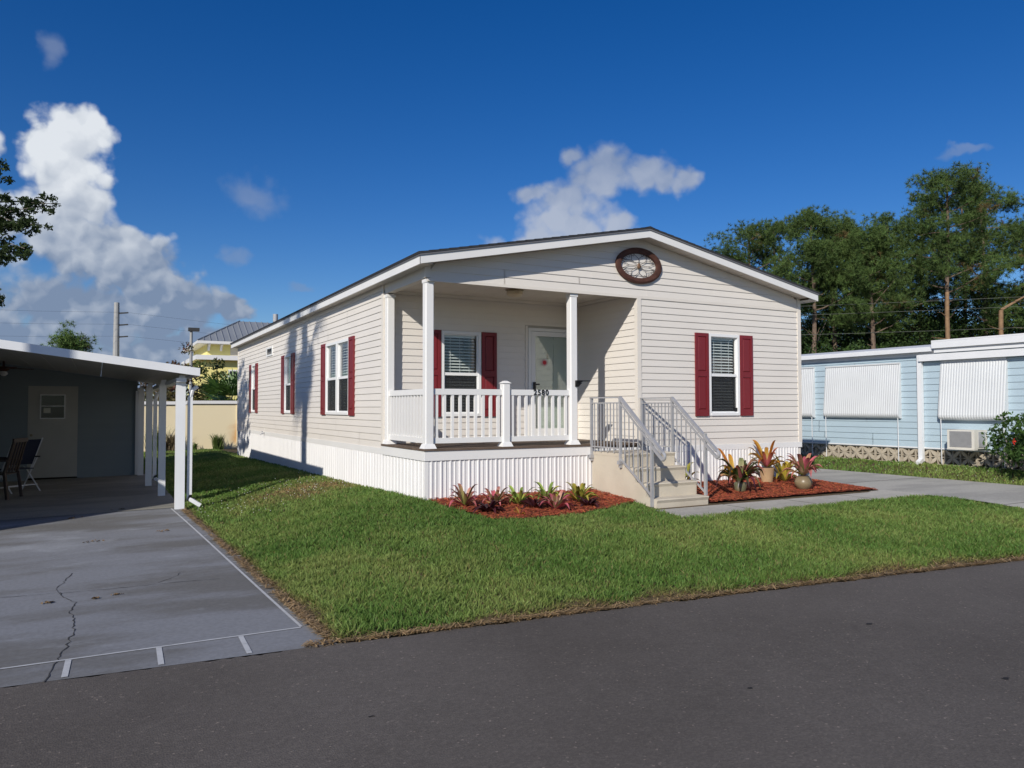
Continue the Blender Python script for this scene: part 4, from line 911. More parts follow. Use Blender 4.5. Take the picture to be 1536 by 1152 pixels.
# ------------------------------------------------------------------ left neighbour: carport, shed, chairs
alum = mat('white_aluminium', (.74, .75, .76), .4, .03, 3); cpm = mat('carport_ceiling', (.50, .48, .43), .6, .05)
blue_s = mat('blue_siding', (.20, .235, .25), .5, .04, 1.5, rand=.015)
cz_ = lambda x: 1.808-.131*(x+2.376)              # roof top at the front edge
cp = empty('carport', (-4.6, 4, -.35), 'white aluminium carport with thin posts over the grey slab', 'carport')
CY0, CY1, CX0, CX1 = 3.2, 10.7, -8.3, -2.376
mb = MB(); n = 14
for i in range(n):
    a = CX0+(CX1-CX0)*i/n; b = CX0+(CX1-CX0)*(i+1)/n-.008
    mb.extrude([(a, cz_(a)-.055), (b, cz_(b)-.055), (b, cz_(b)-.01), (a, cz_(a)-.01)], CY0+.02, CY1, lambda p, t: (p[0], t, p[1]))
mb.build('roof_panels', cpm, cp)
MB().hexa([(CX0, CY0, cz_(CX0)-.118), (CX1, CY0, cz_(CX1)-.118), (CX1, CY0+.02, cz_(CX1)-.118), (CX0, CY0+.02, cz_(CX0)-.118), (CX0, CY0, cz_(CX0)), (CX1, CY0, cz_(CX1)), (CX1, CY0+.02, cz_(CX1)), (CX0, CY0+.02, cz_(CX0))]).build('front_fascia', alum, cp)
MB().box(CX1, CX1+.02, CY0, CY1, cz_(CX1)-.118, cz_(CX1)).build('side_gutter', alum, cp)
MB().box(-2.67, -2.53, 3.35, 10.6, 1.60, 1.66).build('side_beam', alum, cp)
for x, y, w in ((-2.60, 3.46, .135), (-2.71, 5.5, .115), (-2.81, 7.5, .115), (-2.83, 10.2, .12)):
    p = MB().box(x-w/2, x+w/2, y-.04, y+.04, float(slab_z(x, y)), 1.60).build('post', alum, cp)
    MB().hexa([(x-.05, y-.03, 1.601), (x+.05, y-.03, 1.601), (x+.05, y+.03, 1.601), (x-.05, y+.03, 1.601), (x-.02, y-.03, 1.70), (x+.06, y-.03, 1.70), (x+.06, y+.03, 1.70), (x-.02, y+.03, 1.70)]).build('bracket', alum, p)
def downspout(x, y, z1, parent):
    mb = MB(); mb.tube([(x+.10, y, z1+.02), (x+.03, y, z1-.04), (x, y, z1-.15)], .032, 8); mb.box(x-.035, x+.035, y-.025, y+.025, -.20, z1-.14)
    mb.hexa([(x-.035, y-.025, -.20), (x+.035, y-.025, -.20), (x+.035, y+.025, -.20), (x-.035, y+.025, -.20), (x-.0, y-.025, -.12), (x+.035, y-.025, -.12), (x+.035, y+.025, -.12), (x, y+.025, -.12)])
    mb.bar((x, y, -.18), (x+.16, y-.03, -.29), .06, .055); return mb.build('downspout', alum, parent)
downspout(-2.46, 3.50, 1.52, cp); downspout(-2.70, 7.55, 1.52, cp)
fan = empty('ceiling_fan', (-5.35, 8.9, 1.75), 'dark ceiling fan under the carport roof', 'fan')
zf = cz_(-5.35)-.06
MB().lathe([(.02, 0), (.02, -.10), (.09, -.11), (.10, -.17), (.05, -.20)], (-5.35, 8.9, zf), 14).build('motor', brownmetal, fan)
for k in range(4): a = k*math.pi/2+.4; c, s_ = math.cos(a), math.sin(a); MB().bar((-5.35+.1*c, 8.9+.1*s_, zf-.14), (-5.35+.52*c, 8.9+.52*s_, zf-.14), .12, .012).build('blade', brownmetal, fan)
MB().lathe([(.05, -.20), (.075, -.25), (.03, -.29)], (-5.35, 8.9, zf), 12).build('lamp_globe', whitedoor, fan)
# shed at the back of the carport
sh = empty('shed', (-5, 10.4, -.35), 'blue sided shed with white door at the back of the carport', 'shed')
mS = lambda u, o, z: (u, 10.4-o, z)
DO = (-5.03, -4.09, -.36, 1.69)
def shed():
    global house
    mb = MB()
    for a, b, c in ((-8.3, DO[0], -.4), (DO[1], -2.9, -.4), (DO[0], DO[1], 1.69)): mb.extrude([(a, c), (b, c), (b, cz_(b)-.06), (a, cz_(a)-.06)], 10.401, 10.5, lambda p, t: (p[0], t, p[1]))
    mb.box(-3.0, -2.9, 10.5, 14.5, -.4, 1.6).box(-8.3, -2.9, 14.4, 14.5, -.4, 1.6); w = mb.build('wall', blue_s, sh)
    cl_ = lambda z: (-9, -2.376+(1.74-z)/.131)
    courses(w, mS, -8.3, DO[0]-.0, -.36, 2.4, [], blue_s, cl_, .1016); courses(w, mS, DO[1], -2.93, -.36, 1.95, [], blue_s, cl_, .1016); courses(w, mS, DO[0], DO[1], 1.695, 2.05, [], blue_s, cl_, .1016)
    MB().box(-2.94, -2.88, 10.36, 10.44, -.4, 1.6).build('corner_trim', alum, sh)
    sdm = mat('shed_door', (.40, .39, .35), .5, .06)
    d = MB().mbox(mS, DO[0], DO[1], -.03, .012, DO[2]+.05, DO[3]).build('door', sdm, sh)
    MB().mbox(mS, -4.81, -4.33, .0122, .03, .97, 1.51).build('door_window_frame', whitedoor, d)
    MB().mbox(mS, -4.785, -4.355, .0302, .032, .995, 1.485).build('pane', mat('dark_glass', (.012, .013, .014), .15), d)
    MB().mbox(mS, -4.785, -4.355, .0322, .038, 1.245, 1.262).build('meeting_rail', whitedoor, d)
    MB().mbox(mS, -4.74, -4.61, .0385, .0395, 1.10, 1.21).build('paper_note', mat('paper', (.6, .6, .5), .8), d)
    MB().lathe([(.012, 0), (.03, .02), (.028, .05), (.01, .06)], (0, 0, 0), 12)
    MB().tube([(-4.96, 10.385, .62), (-4.96, 10.33, .62)], .028, 10).build('door_knob', brass, d)
    MB().box(-8.4, -2.8, 10.6, 14.7, 1.62, 1.68).build('roof', alum, sh)
shed()
# neighbour's home left of the carport, unseen, placed and skewed to shade it
nl = empty('neighbour_home', (-10, 9, -.35), 'unseen mobile home left of the carport, front skewed to shape the slab shadow', 'house')
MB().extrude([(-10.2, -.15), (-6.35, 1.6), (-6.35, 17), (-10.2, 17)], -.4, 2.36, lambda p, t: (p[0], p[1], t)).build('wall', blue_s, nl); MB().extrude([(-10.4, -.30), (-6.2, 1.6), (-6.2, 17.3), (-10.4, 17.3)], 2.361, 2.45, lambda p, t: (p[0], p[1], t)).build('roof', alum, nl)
# chairs
def folding_chair(x, y, rz):
    c = empty('folding_chair', (x, y, -.35), 'aluminium folding lawn chair with blue webbing in the carport', 'chair'); c.rotation_euler = (0, 0, rz); ORG[c.name] = (0, 0, 0)
    z0 = float(slab_z(x, y))+.35
    for s in (-.26, .26):
        MB().tube([(s, -.28, z0), (s, .18, .62), (s, .20, .64)], .012, 6).build('leg', alum, c); MB().tube([(s, .30, z0), (s, -.16, .42), (s, -.24, .44)], .012, 6).build('leg', alum, c)
        MB().tube([(s, -.02, .40), (s, .34, 1.0)], .012, 6).build('back_tube', alum, c); MB().box(s-.025, s+.025, -.24, .24, .63, .655).build('armrest', blackm, c)
    MB().tube([(-.26, -.20, .07), (.26, -.20, .07)], .01, 6).build('crossbar', alum, c); MB().tube([(-.26, .2, .12), (.26, .2, .12)], .01, 6).build('crossbar', alum, c)
    web = mat('blue_web', (.02, .025, .05), .8)
    MB().box(-.25, .25, -.23, .10, .41, .425).build('seat', web, c); MB().bar((0, .06, .5), (0, .33, .97), .48, .012, (0, -1, .5)).build('backrest', web, c)
folding_chair(-5.02, 7.9, rad(215))
def wooden_chair(x, y, rz):
    c = empty('wooden_chair', (x, y, -.35), 'dark wooden armchair in the shade of the carport', 'chair'); c.rotation_euler = (0, 0, rz); ORG[c.name] = (0, 0, 0); m = mat('dark_wood', (.045, .028, .02), .6, .2, 12); z0 = float(slab_z(x, y))+.35
    for sx in (-.25, .25):
        MB().bar((sx, -.24, z0), (sx*.96, -.20, .64), .045, .045).build('leg', m, c); MB().bar((sx, .28, z0), (sx*.95, .22, .45), .045, .045).build('leg', m, c)
        MB().bar((sx, -.27, .655), (sx, .27, .655), .07, .025).build('armrest', m, c); MB().bar((sx*.9, .20, .42), (sx*.86, .36, 1.02), .04, .03).build('back_post', m, c)
    for k in range(4): MB().box(-.24, .24, -.24+k*.12, -.14+k*.12, .41, .43).build('seat_slat', m, c)
    for k in range(4): x_ = -.15+k*.1; MB().bar((x_, .21, .45), (x_, .35, .98), .05, .012).build('back_slat', m, c)
    MB().bar((-.25, .36, 1.0), (.25, .36, 1.0), .03, .07).build('top_rail', m, c)
wooden_chair(-5.22, 6.8, rad(250))

# ------------------------------------------------------------------ right neighbour: pale blue mobile home
NX = 10.8
nbr = empty('neighbour_home', (NX+2, 3, 0), 'pale blue mobile home with white window awnings across the concrete drive', 'house')
mN = lambda u, o, z: (NX-o, u, z)
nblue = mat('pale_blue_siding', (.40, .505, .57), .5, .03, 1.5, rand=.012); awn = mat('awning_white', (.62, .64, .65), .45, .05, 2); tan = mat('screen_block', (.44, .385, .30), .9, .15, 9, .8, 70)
w = MB().mbox(mN, -7.5, 16, -.1, -.001, .36, 2.33).build('wall', nblue, nbr)
courses(w, mN, .36, 14, .40, 2.22, [], nblue, None, .125); courses(w, mN, -7.5, .30, .40, 2.10, [], nblue, None, .125)
MB().box(NX+.2, NX+3.6, -7.5, 16, .3, 2.3).build('core', nblue, nbr)
MB().box(NX-.02, NX-.0005, -7.5, 14, .375, .40).build('starter_strip', alum, nbr)
# roofs: left part with gutter, right part with tall white fascia
MB().extrude([(NX-.10, 2.36), (NX+4, 2.75), (NX+4, 2.78), (NX-.10, 2.39)], .0, 16.2, lambda p, t: (p[0], t, p[1])).build('roof', alum, nbr)
MB().box(NX-.16, NX-.04, .02, 16.2, 2.295, 2.31).box(NX-.165, NX-.15, .02, 16.2, 2.295, 2.36).box(NX-.04, NX-.015, .02, 16.2, 2.22, 2.37).build('gutter', alum, nbr)
MB().box(NX-.20, NX-.10, -7.6, -.0, 2.345, 2.47).box(NX-.15, NX-.02, -7.6, -.02, 2.26, 2.344).build('roof_fascia', alum, nbr)
MB().box(NX-.13, NX-.02, -7.6, .32, 2.11, 2.24).build('lower_fascia', alum, nbr)
MB().box(NX-.10, NX-.01, -7.6, .0, 2.2405, 2.26).build('fascia_strip', nblue, nbr)
MB().extrude([(NX-.2, 2.472), (NX+4, 2.80), (NX+4, 2.84), (NX-.2, 2.50)], -7.7, .0, lambda p, t: (p[0], t, p[1])).build('roof', alum, nbr)
ds_ = MB().box(NX-.09, NX-.02, .29, .38, .12, 2.24).build('downspout', alum, nbr); MB().bar((NX-.055, .33, .16), (NX-.22, .30, .09), .08, .07).build('downspout_foot', alum, nbr)
# decorative screen blocks
def block_mesh():
    mb = MB(); w = .30; d = .09
    for a, b, c, e in ((-w/2, w/2, 0, .014), (-w/2, w/2, w-.014, w), (-w/2, -w/2+.012, .014, w-.014), (w/2-.012, w/2, .014, w-.014)): mb.box(-d/2, d/2, a, b, c, e)
    def petal(a0, a1):
        # lens shaped web along the line from centre to corner
        p0, p1 = Vector((0, w/2)), Vector((a0, a1)); dr = (p1-p0); nn_ = Vector((-dr.y, dr.x)).normalized(); top = []; bot = []
        for k in range(7): t = k/6; q = p0+dr*t; o = .030*math.sin(t*math.pi)+.003; top.append(q+nn_*o); bot.append(q-nn_*o)
        pr_ = [(p.x, p.y) for p in top]+[(p.x, p.y) for p in reversed(bot)]; mb.extrude(pr_, -d/2+.004, d/2-.004, lambda p, t: (t, p[0], p[1]))
    for a0 in (-w/2+.01, w/2-.01):
        for a1 in (.012, w-.012): petal(a0, a1)
    for a0, a1 in ((0, .012), (0, w-.012), (-w/2+.01, w/2), (w/2-.01, w/2)):
        p0, p1 = Vector((0, w/2)), Vector((a0, a1)); dr = p1-p0; nn_ = Vector((-dr.y, dr.x)).normalized()*.012
        mb.extrude([(p0+nn_)[:], (p1+nn_*.4)[:], (p1-nn_*.4)[:], (p0-nn_)[:]], -d/2+.012, d/2-.012, lambda p, t: (t, p[0], p[1]))
    return mb.mesh('screen_block', tan)
bme = block_mesh()
y = -3.6
while y < 7.5: inst('screen_block', bme, nbr, (NX+.05, y, .068)); y += .304
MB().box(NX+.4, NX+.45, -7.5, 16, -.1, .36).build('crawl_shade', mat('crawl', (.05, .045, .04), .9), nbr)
def awning(y0, y1, z1, z0, out):
    # ribbed shade hung on the wall, curling in at the bottom
    pr = [(.03, z1)]; k = 12
    for i in range(1, k+1): t = i/k; pr.append((.03+(out-.03)*t**.9, z1+(z0+.10-z1)*t))
    for i in range(1, 7): a = i/6*math.pi*.62; pr.append((out-.10+.10*math.cos(a), z0+.10-.10*math.sin(a)))
    n = int((y1-y0)/.05); vs = []; fs = []; Y = []
    for i in range(n): b = y0+(y1-y0)*i/n; s = (y1-y0)/n; Y += [(b, 0), (b+s*.25, .006), (b+s*.6, .006), (b+s*.8, 0)]
    Y.append((y1, 0))
    for yy, dd in Y:
        for o, z in pr: vs.append(mN(yy, o+dd, z))
    m = len(pr)
    for i in range(len(Y)-1):
        for j in range(m-1): fs.append((i*m+j, i*m+j+1, (i+1)*m+j+1, (i+1)*m+j))
    mb = MB(); mb.add(vs, fs)
    o = mb.build('awning', awn, nbr); e = MB()
    for yy in (y0, y1): e.extrude([(a, b) for a, b in pr]+[(.005, z0+.02), (.005, z1)], yy-.004, yy+.004, lambda p, t: mN(t, p[0], p[1]))
    e.build('awning_end', awn, o)
    MB().mbox(mN, y0, y1, .0145, .05, z1, z1+.03).build('awning_hinge', awn, o)
    for yy in (y0+.03, y1-.03): MB().tube([mN(yy, out-.04, z0+.03), mN(yy, out-.05, .09)], .008, 6).build('support_rod', alum, o)
    MB().mbox(mN, y0+.1, y1-.1, .002, .016, z0+.15, z1-.05).build('window', mat('dark_glass', (.012, .013, .014), .15), nbr)
awning(2.92, 4.6, 2.10, .96, .13); awning(.78, 2.60, 2.09, .965, .13); awning(-1.31, -.08, 2.075, .945, .15)
ac = empty('air_conditioner', (NX-.2, -.65, .42), 'boxy white window air conditioner under the right awning of the blue house', 'air conditioner')
A0, A1, AO = -.93, -.42, .42
beige = mat('ac_case', (.62, .60, .54), .5, .06, 6)
MB().mbox(mN, A0, A1, .015, AO, .43, .775).build('case', beige, ac); g = MB()
for i in range(20): z = .455+i*.015; g.mbox(mN, A0+.05, A1-.05, AO+.0005, AO+.008, z, z+.009)
g.build('grille', galv, ac); MB().mbox(mN, A0-.012, A0-.0005, .1, .3, .46, .74).build('side_louvre', galv, ac)
MB().mbox(mN, A0, A1, AO-.1, AO+.012, .405, .429).build('tray', beige, ac)

# ------------------------------------------------------------------ foliage tools
leafm = mat('leaf', (1, 1, 1), .6, .1, 3, attr='Col', spec=.25, trans=.25); needle = mat('needle', (1, 1, 1), .65, .1, 3, attr='Col', spec=.2, trans=.12)
def leaf_cloud(centres, radii, n_each, size, c1, c2, r, flat=.9, aspect=.5, shell=.35):
    """leaf-sized quads scattered through ellipsoid clumps -> V, F, colours"""
    C = np.repeat(np.asarray(centres, float), n_each, 0); Rr = np.repeat(np.asarray(radii, float), n_each, 0); n = len(C)
    d = r.normal(size=(n, 3)); d /= np.linalg.norm(d, axis=1)[:, None]; rad_ = r.random(n)**shell
    P = C+d*rad_[:, None]*Rr[:, None]*np.array([1, 1, flat])
    u = r.normal(size=(n, 3)); u /= np.linalg.norm(u, axis=1)[:, None]; v = np.cross(u, r.normal(size=(n, 3))); v /= np.linalg.norm(v, axis=1)[:, None]+1e-9
    s = size*r.uniform(.6, 1.3, n)[:, None]; u = u*s; v = v*s*aspect
    V = np.stack([P-u, P-v*.9+u*.1, P+u, P+v*.9+u*.1], 1).reshape(-1, 3); F = np.arange(4*n).reshape(n, 4)
    t = r.random(n)[:, None]; cl = np.repeat(r.uniform(.72, 1.25, len(centres)), n_each)[:, None]; c = (np.array(c1)*(1-t)+np.array(c2)*t)*cl
    return V, F, np.repeat(c, 4, 0)
barkp = mat('pine_bark', (.16, .115, .085), .95, .35, 9, 1.0, 25); barkg = mat('grey_bark', (.17, .15, .125), .95, .3, 8, 1, 25); barko = mat('bare_wood_sunlit_bark', (.25, .155, .085), .9, .25, 6)
def limb_path(p, d, L, r, k=5, sag=.0, wig=.12):
    pts = [np.array(p, float)]; d = np.array(d, float); d /= np.linalg.norm(d)
    for i in range(k): d = d+r.normal(size=3)*wig+np.array([0, 0, sag]); d /= np.linalg.norm(d); pts.append(pts[-1]+d*L/k)
    return pts
def pine(x, y, top, label, seed, crown=.5, spread=2.6, z0=-.2, dens=1.0, rt=.19, group='pines behind the blue house', lean=(0, 0), bare=False, tint=1.0):
    r = np.random.default_rng(seed); t = empty('pine_tree', (x, y, z0), label, 'tree', group)
    k = 9; ph = r.uniform(0, 6); Hh = top-.5
    tr = [(x+lean[0]*(i/k)+.18*math.sin(i*.9+ph)*(i/k), y+lean[1]*(i/k)+.15*math.cos(i*.8+ph)*(i/k), z0+(Hh-z0)*i/k) for i in range(k+1)]
    MB().tube(tr, [rt*(1-.72*i/k) for i in range(k+1)], 9).build('trunk', barko if bare else barkp, t, smooth=True)
    lm = MB(); cs = []; rs = []; nl = int(20*dens)
    for i in range(nl):
        f = crown+(1-crown)*(i+.5)/nl; zz = z0+(Hh-z0)*f; q = f*k; a = int(min(q, k-1)); w = q-a; p = np.array(tr[a])*(1-w)+np.array(tr[a+1])*w
        an = i*2.4+r.uniform(-.5, .5); L = spread*(1.05-.62*((f-crown)/(1-crown))**1.4)*r.uniform(.6, 1.15)
        pts = limb_path(p, (math.cos(an), math.sin(an), r.uniform(.0, .45)), L, r, 5, .05, .16)
        lm.tube([tuple(z) for z in pts], [.055*(1-.8*j/5)*(1.1-f*.5) for j in range(6)], 5)
        for j in range(2, 6):
            for e in range(3 if j > 2 else 2): cs.append(pts[j]+r.normal(size=3)*np.array([.38, .38, .22])+np.array([0, 0, .1])); rs.append(r.uniform(.26, .46))
    for e in range(8): cs.append(np.array(tr[-1])+r.normal(size=3)*np.array([.45, .45, .3])+np.array([0, 0, .15])); rs.append(.4)
    for e in range(5):                                # dead lower stubs
        f = r.uniform(.25, crown); p = np.array(tr[int(f*k)]); lm.tube([tuple(z) for z in limb_path(p, (r.normal(), r.normal(), .2), r.uniform(.4, 1.3), r, 4, .0, .25)], [.03, .025, .02, .012, .006], 4)
    lm.build('limbs', barko if bare else barkp, t, kind='stuff')
    # foliage: cloud-like clumps at the limb ends, each filled with bursts of needles
    cs = np.array(cs); rs = np.array(rs)*1.32; per = 11; C = np.repeat(cs, per, 0); n0 = len(C); Rr = np.repeat(rs, per); dd = r.normal(size=(n0, 3)); dd /= np.linalg.norm(dd, axis=1)[:, None]
    C = C+dd*(r.random(n0)**.45*Rr)[:, None]*np.array([1.15, 1.15, .8]); nb = 20
    P = np.repeat(C, nb, 0); n = len(P); d = r.normal(size=(n, 3))+np.array([0, 0, .5]); d /= np.linalg.norm(d, axis=1)[:, None]; L = r.uniform(.14, .30, n)[:, None]; s = np.cross(d, r.normal(size=(n, 3))); s /= np.linalg.norm(s, axis=1)[:, None]+1e-9; s *= .012
    V = np.stack([P-s, P+s, P+d*L], 1).reshape(-1, 3); F = np.arange(3*n).reshape(n, 3)
    tt = r.random(n)[:, None]; cl = np.repeat(np.repeat(r.uniform(.7, 1.25, len(cs)), per)*r.uniform(.75, 1.25, n0), nb)[:, None]; c = (np.array([.042, .086, .022])*(1-tt)+np.array([.115, .165, .046])*tt)*cl*tint
    br = np.repeat(np.repeat(r.random(len(cs)) < .025, per), nb); c[br] = np.array([.14, .10, .04])
    npmesh('crown', V, F, needle, np.repeat(c, 3, 0), t, (x, y, z0))
    return t
PN = [(33.52, 21.85, 12.84, .52, 2.5, 'pine with straight bare trunk nearest the roof corner of the cream home'), (32.5, 28.1, 11.5, .25, 3.3, 'leftmost pine rising over the cream roof'), (34.04, 27.26, 13.2, .25, 3.2, 'second pine from the left over the cream roof'),
      (37.03, 27.91, 13.9, .3, 3.0, 'rounded pine third from the left over the cream roof'), (36.33, 22.6, 12.9, .5, 2.4, 'pine with forked crown just right of the bare trunk pine'), (41.31, 25.59, 13.6, .4, 2.8, 'far pine filling the gap behind the forked pine'),
      (34.77, 18.89, 11.2, .5, 2.2, 'thin crowned pine with tall trunk above the left part of blue roof'), (42.11, 22.87, 13.7, .38, 3.0, 'dense pine just left of the tallest pine'), (37.59, 16.22, 14.3, .50, 3.2, 'tallest pine with open umbrella crown'),
      (43.92, 21.89, 14.2, .35, 3.0, 'pine behind the tallest pine, to its left'), (44.49, 18.16, 15.0, .42, 3.4, 'broad pine right of the tallest pine'), (43.61, 15.22, 11.8, .35, 3.2, 'lower pine at the right edge of the photo'), (48.42, 21.71, 15.4, .35, 3.2, 'far pine between the two tallest crowns')]
for i, (x, y, top, cr, sp, lab) in enumerate(PN): pine(x, y, top, lab, 40+i, cr, sp, dens=1.25, tint=1.0)
def bare_trunk(x, y, top, label, seed, rt=.14, bent=True):
    r = np.random.default_rng(seed); t = empty('orange_trunk', (x, y, -.2), label, 'tree'); tr = [(x+.06*math.sin(i), y, -.2+(top+.2)*i/6) for i in range(7)]
    MB().tube(tr, [rt*(1-.25*i/6) for i in range(7)], 9).build('trunk', barko, t, smooth=True); lm = MB(); bent and lm.tube([tuple(z) for z in limb_path(np.array(tr[-1]), (.7, -.25, .6), 2.4, r, 5, .02, .14)], [.08, .07, .055, .045, .035, .02], 6)
    for e in range(3): lm.tube([tuple(z) for z in limb_path(np.array(tr[3+e]), (r.normal(), r.normal(), .3), .8, r, 4, 0, .2)], [.03, .025, .02, .01, .006], 4)
    lm.build('limbs', barko, t)
bare_trunk(38.08, 13.67, 6.3, 'bare orange brown broken trunk with one bent limb at right', 3); bare_trunk(35.9, 15.2, 7.3, 'added pale orange trunk coloured as the sunlit lower trunk of the tallest pine', 8, .13, False)  # second trunk is added, the pine's sunlit trunk tone put into its colour
def bush(name, x, y, zb, h, w, label, seed, c1=(.022, .050, .012), c2=(.060, .100, .025), n=26, each=120, size=.11, cat='tree', group=None, trunk=True, flat=.8):
    r = np.random.default_rng(seed); t = empty(name, (x, y, zb), label, cat, group); cs = []; rs = []; lm = MB()
    for i in range(n):
        a = r.uniform(0, 6.28); q = math.sqrt(r.random())*w; zz = zb+h*(.22+.72*r.random()*(1-.35*(q/w)**2)); cs.append((x+q*math.cos(a), y+q*math.sin(a), zz)); rs.append(w*r.uniform(.22, .42))
        if i % 3 == 0: lm.tube([(x+.05*r.normal(), y+.05*r.normal(), zb), ((x+cs[-1][0])/2+.1*r.normal(), (y+cs[-1][1])/2+.1*r.normal(), zb+(zz-zb)*.55), cs[-1]], [.05*h/3, .03*h/3, .01], 5)
    V, F, c = leaf_cloud(cs, rs, each, size, c1, c2, r, flat)
    npmesh('crown', V, F, leafm, c, t, (x, y, zb)); lm.build('trunk', barkg, t); return t
UN = [(24.23, 14.38, 4.0, 'light green understory tree beside the cream corner'), (27.41, 16.06, 5.2, 'dark understory tree behind the left end of the blue roof'), (30.7, 17.69, 6.0, 'tall dark understory tree left of the thin crowned pine'), (29.71, 15.95, 5.0, 'low understory tree below the thin crowned pine'), (33.3, 17.42, 6.2, 'dark understory tree right of the thin crowned pine'),
      (31.46, 15.0, 5.6, 'understory tree above the middle of the blue roof'), (36.14, 17.01, 6.2, 'dark understory tree under the tallest pine'), (32.25, 13.43, 5.0, 'understory tree just above the roof step of blue house'), (36.39, 14.59, 6.2, 'understory tree right of the pale orange trunk'), (35.55, 12.77, 5.4, 'understory tree beside the broken trunk'), (34.59, 11.01, 4.8, 'understory tree at the right edge behind blue roof'),
      (40, 23.5, 8.0, 'tall dark tree in the gap between the pines'), (44, 19.5, 8.5, 'tall dark tree behind the tallest pine'), (38.5, 26, 7.5, 'tall dark tree behind the roof corner of the cream home'), (48, 17.5, 8.0, 'tall dark tree at the far right behind the pines'), (34.5, 25, 8.0, 'tall dark tree below the leftmost pines'),
      (42.4, 28.8, 8.6, 'dark backdrop tree low behind the bare trunk pine'),
      (46.0, 27.6, 9.2, 'dark backdrop tree behind the forked pine'),
      (45.7, 22.9, 8.8, 'dark backdrop tree behind the thin crowned pine'),
      (50.1, 22.5, 9.6, 'dark backdrop tree left of the tallest pine'),
      (50.7, 18.7, 9.4, 'dark backdrop tree right behind the tallest pine'),
      (54.3, 17.4, 9.6, 'dark backdrop tree behind the broad right hand pine'),
      (52.2, 12.6, 8.8, 'dark backdrop tree at the right edge behind the broken trunk')]
for i, (x, y, top, lab) in enumerate(UN): bush('understory_tree', x, y, -.2, (top+.2)*([.95, .7, .9, .62, .8, .66, .95, .7, .85, .62, .9][i] if i < 11 else 1), 2.3 if i < 11 else 3.9, lab, 70+i, n=34 if i < 11 else 60, each=210, size=.095, c1=(.022, .050, .012) if i else (.06, .115, .018), c2=(.065, .110, .028) if i else (.12, .19, .035), group='understory trees behind the blue house')
bush('hibiscus_bush', 10.28, -1.95, .03, 1.15, .62, 'green hibiscus bush with red flowers beside the blue house', 95, n=30, each=70, size=.045, c1=(.025, .06, .012), c2=(.07, .13, .03), cat='bush')
hb = bpy.data.objects['hibiscus_bush']; fl = mat('red_flower', (.5, .03, .02), .6, .1)
for k in range(6):
    a = 2.5+k*.55; px, py, pz = 10.28+.55*math.cos(a), -1.95+.5*math.sin(a+.5), .62+.12*(k % 4)
    mb = MB()
    for j in range(5): t = j*1.2566; mb.add([(px, py, pz), (px+.045*math.cos(t-.4), py-.02, pz+.045*math.sin(t-.4)), (px+.06*math.cos(t), py-.03, pz+.06*math.sin(t)), (px+.045*math.cos(t+.4), py-.02, pz+.045*math.sin(t+.4))], [(0, 1, 2, 3)])
    mb.build('flower', fl, hb)

# ------------------------------------------------------------------ far left: wall, palm, shrubs, poles, yellow building
bw = empty('boundary_wall', (0, 20.7, -.35), 'cream boundary wall with white coping behind the side yard', 'wall')
cream = mat('cream_stucco', (.80, .69, .46), .85, .05, 1.2, .6, 60); 
def stain_mat():
    m = bpy.data.materials.new('stained_stucco'); m.use_nodes = True; N = m.node_tree.nodes; Lk = m.node_tree.links; b = N['Principled BSDF']; b.inputs['Roughness'].default_value = .85
    g = N.new('ShaderNodeNewGeometry'); v = N.new('ShaderNodeVectorMath'); v.operation = 'MULTIPLY_ADD'; Lk.new(g.outputs['Position'], v.inputs[0]); v.inputs[1].default_value = (1.6, 0, 1.15); v.inputs[2].default_value = (-.92*1.6, 0, -.3*1.15)
    l = N.new('ShaderNodeVectorMath'); l.operation = 'LENGTH'; Lk.new(v.outputs[0], l.inputs[0]); n = N.new('ShaderNodeTexNoise'); n.inputs['Scale'].default_value = 3.2; n.inputs['Detail'].default_value = 6; Lk.new(g.outputs['Position'], n.inputs['Vector'])
    a = N.new('ShaderNodeMath'); a.operation = 'MULTIPLY_ADD'; Lk.new(n.outputs[0], a.inputs[0]); a.inputs[1].default_value = .7; Lk.new(l.outputs[1], a.inputs[2]); r = N.new('ShaderNodeMapRange'); r.interpolation_type = 'SMOOTHSTEP'; Lk.new(a.outputs[0], r.inputs[0]); r.inputs[1].default_value = 1.05; r.inputs[2].default_value = .35; r.inputs[3].default_value = 0; r.inputs[4].default_value = .85
    x = N.new('ShaderNodeMix'); x.data_type = 'RGBA'; Lk.new(r.outputs[0], x.inputs[0]); x.inputs[6].default_value = (.80, .69, .46, 1); x.inputs[7].default_value = (.58, .25, .04, 1); Lk.new(x.outputs[2], b.inputs['Base Color']); return m
stain = stain_mat()
px = [-14, -8.4, -4.2, -.86, .97, 6, 12]
for i in range(len(px)-1):
    st_ = (i == 3); mb = MB().box(px[i]+.002, px[i+1]-.002, 20.7, 20.85, -.6, 1.36-(.03 if i < 3 else 0)); mb.build('panel', stain if st_ else cream, bw)
    MB().box(px[i], px[i+1]-.004, 20.64, 20.9, 1.362-(.03 if i < 3 else 0), 1.475-(.03 if i < 3 else 0)).build('coping', white, bw)
    MB().box(px[i]-.12, px[i]+.12, 20.665, 20.88, -.6, 1.33).build('pier', cream, bw)
r_ = random.Random(3)
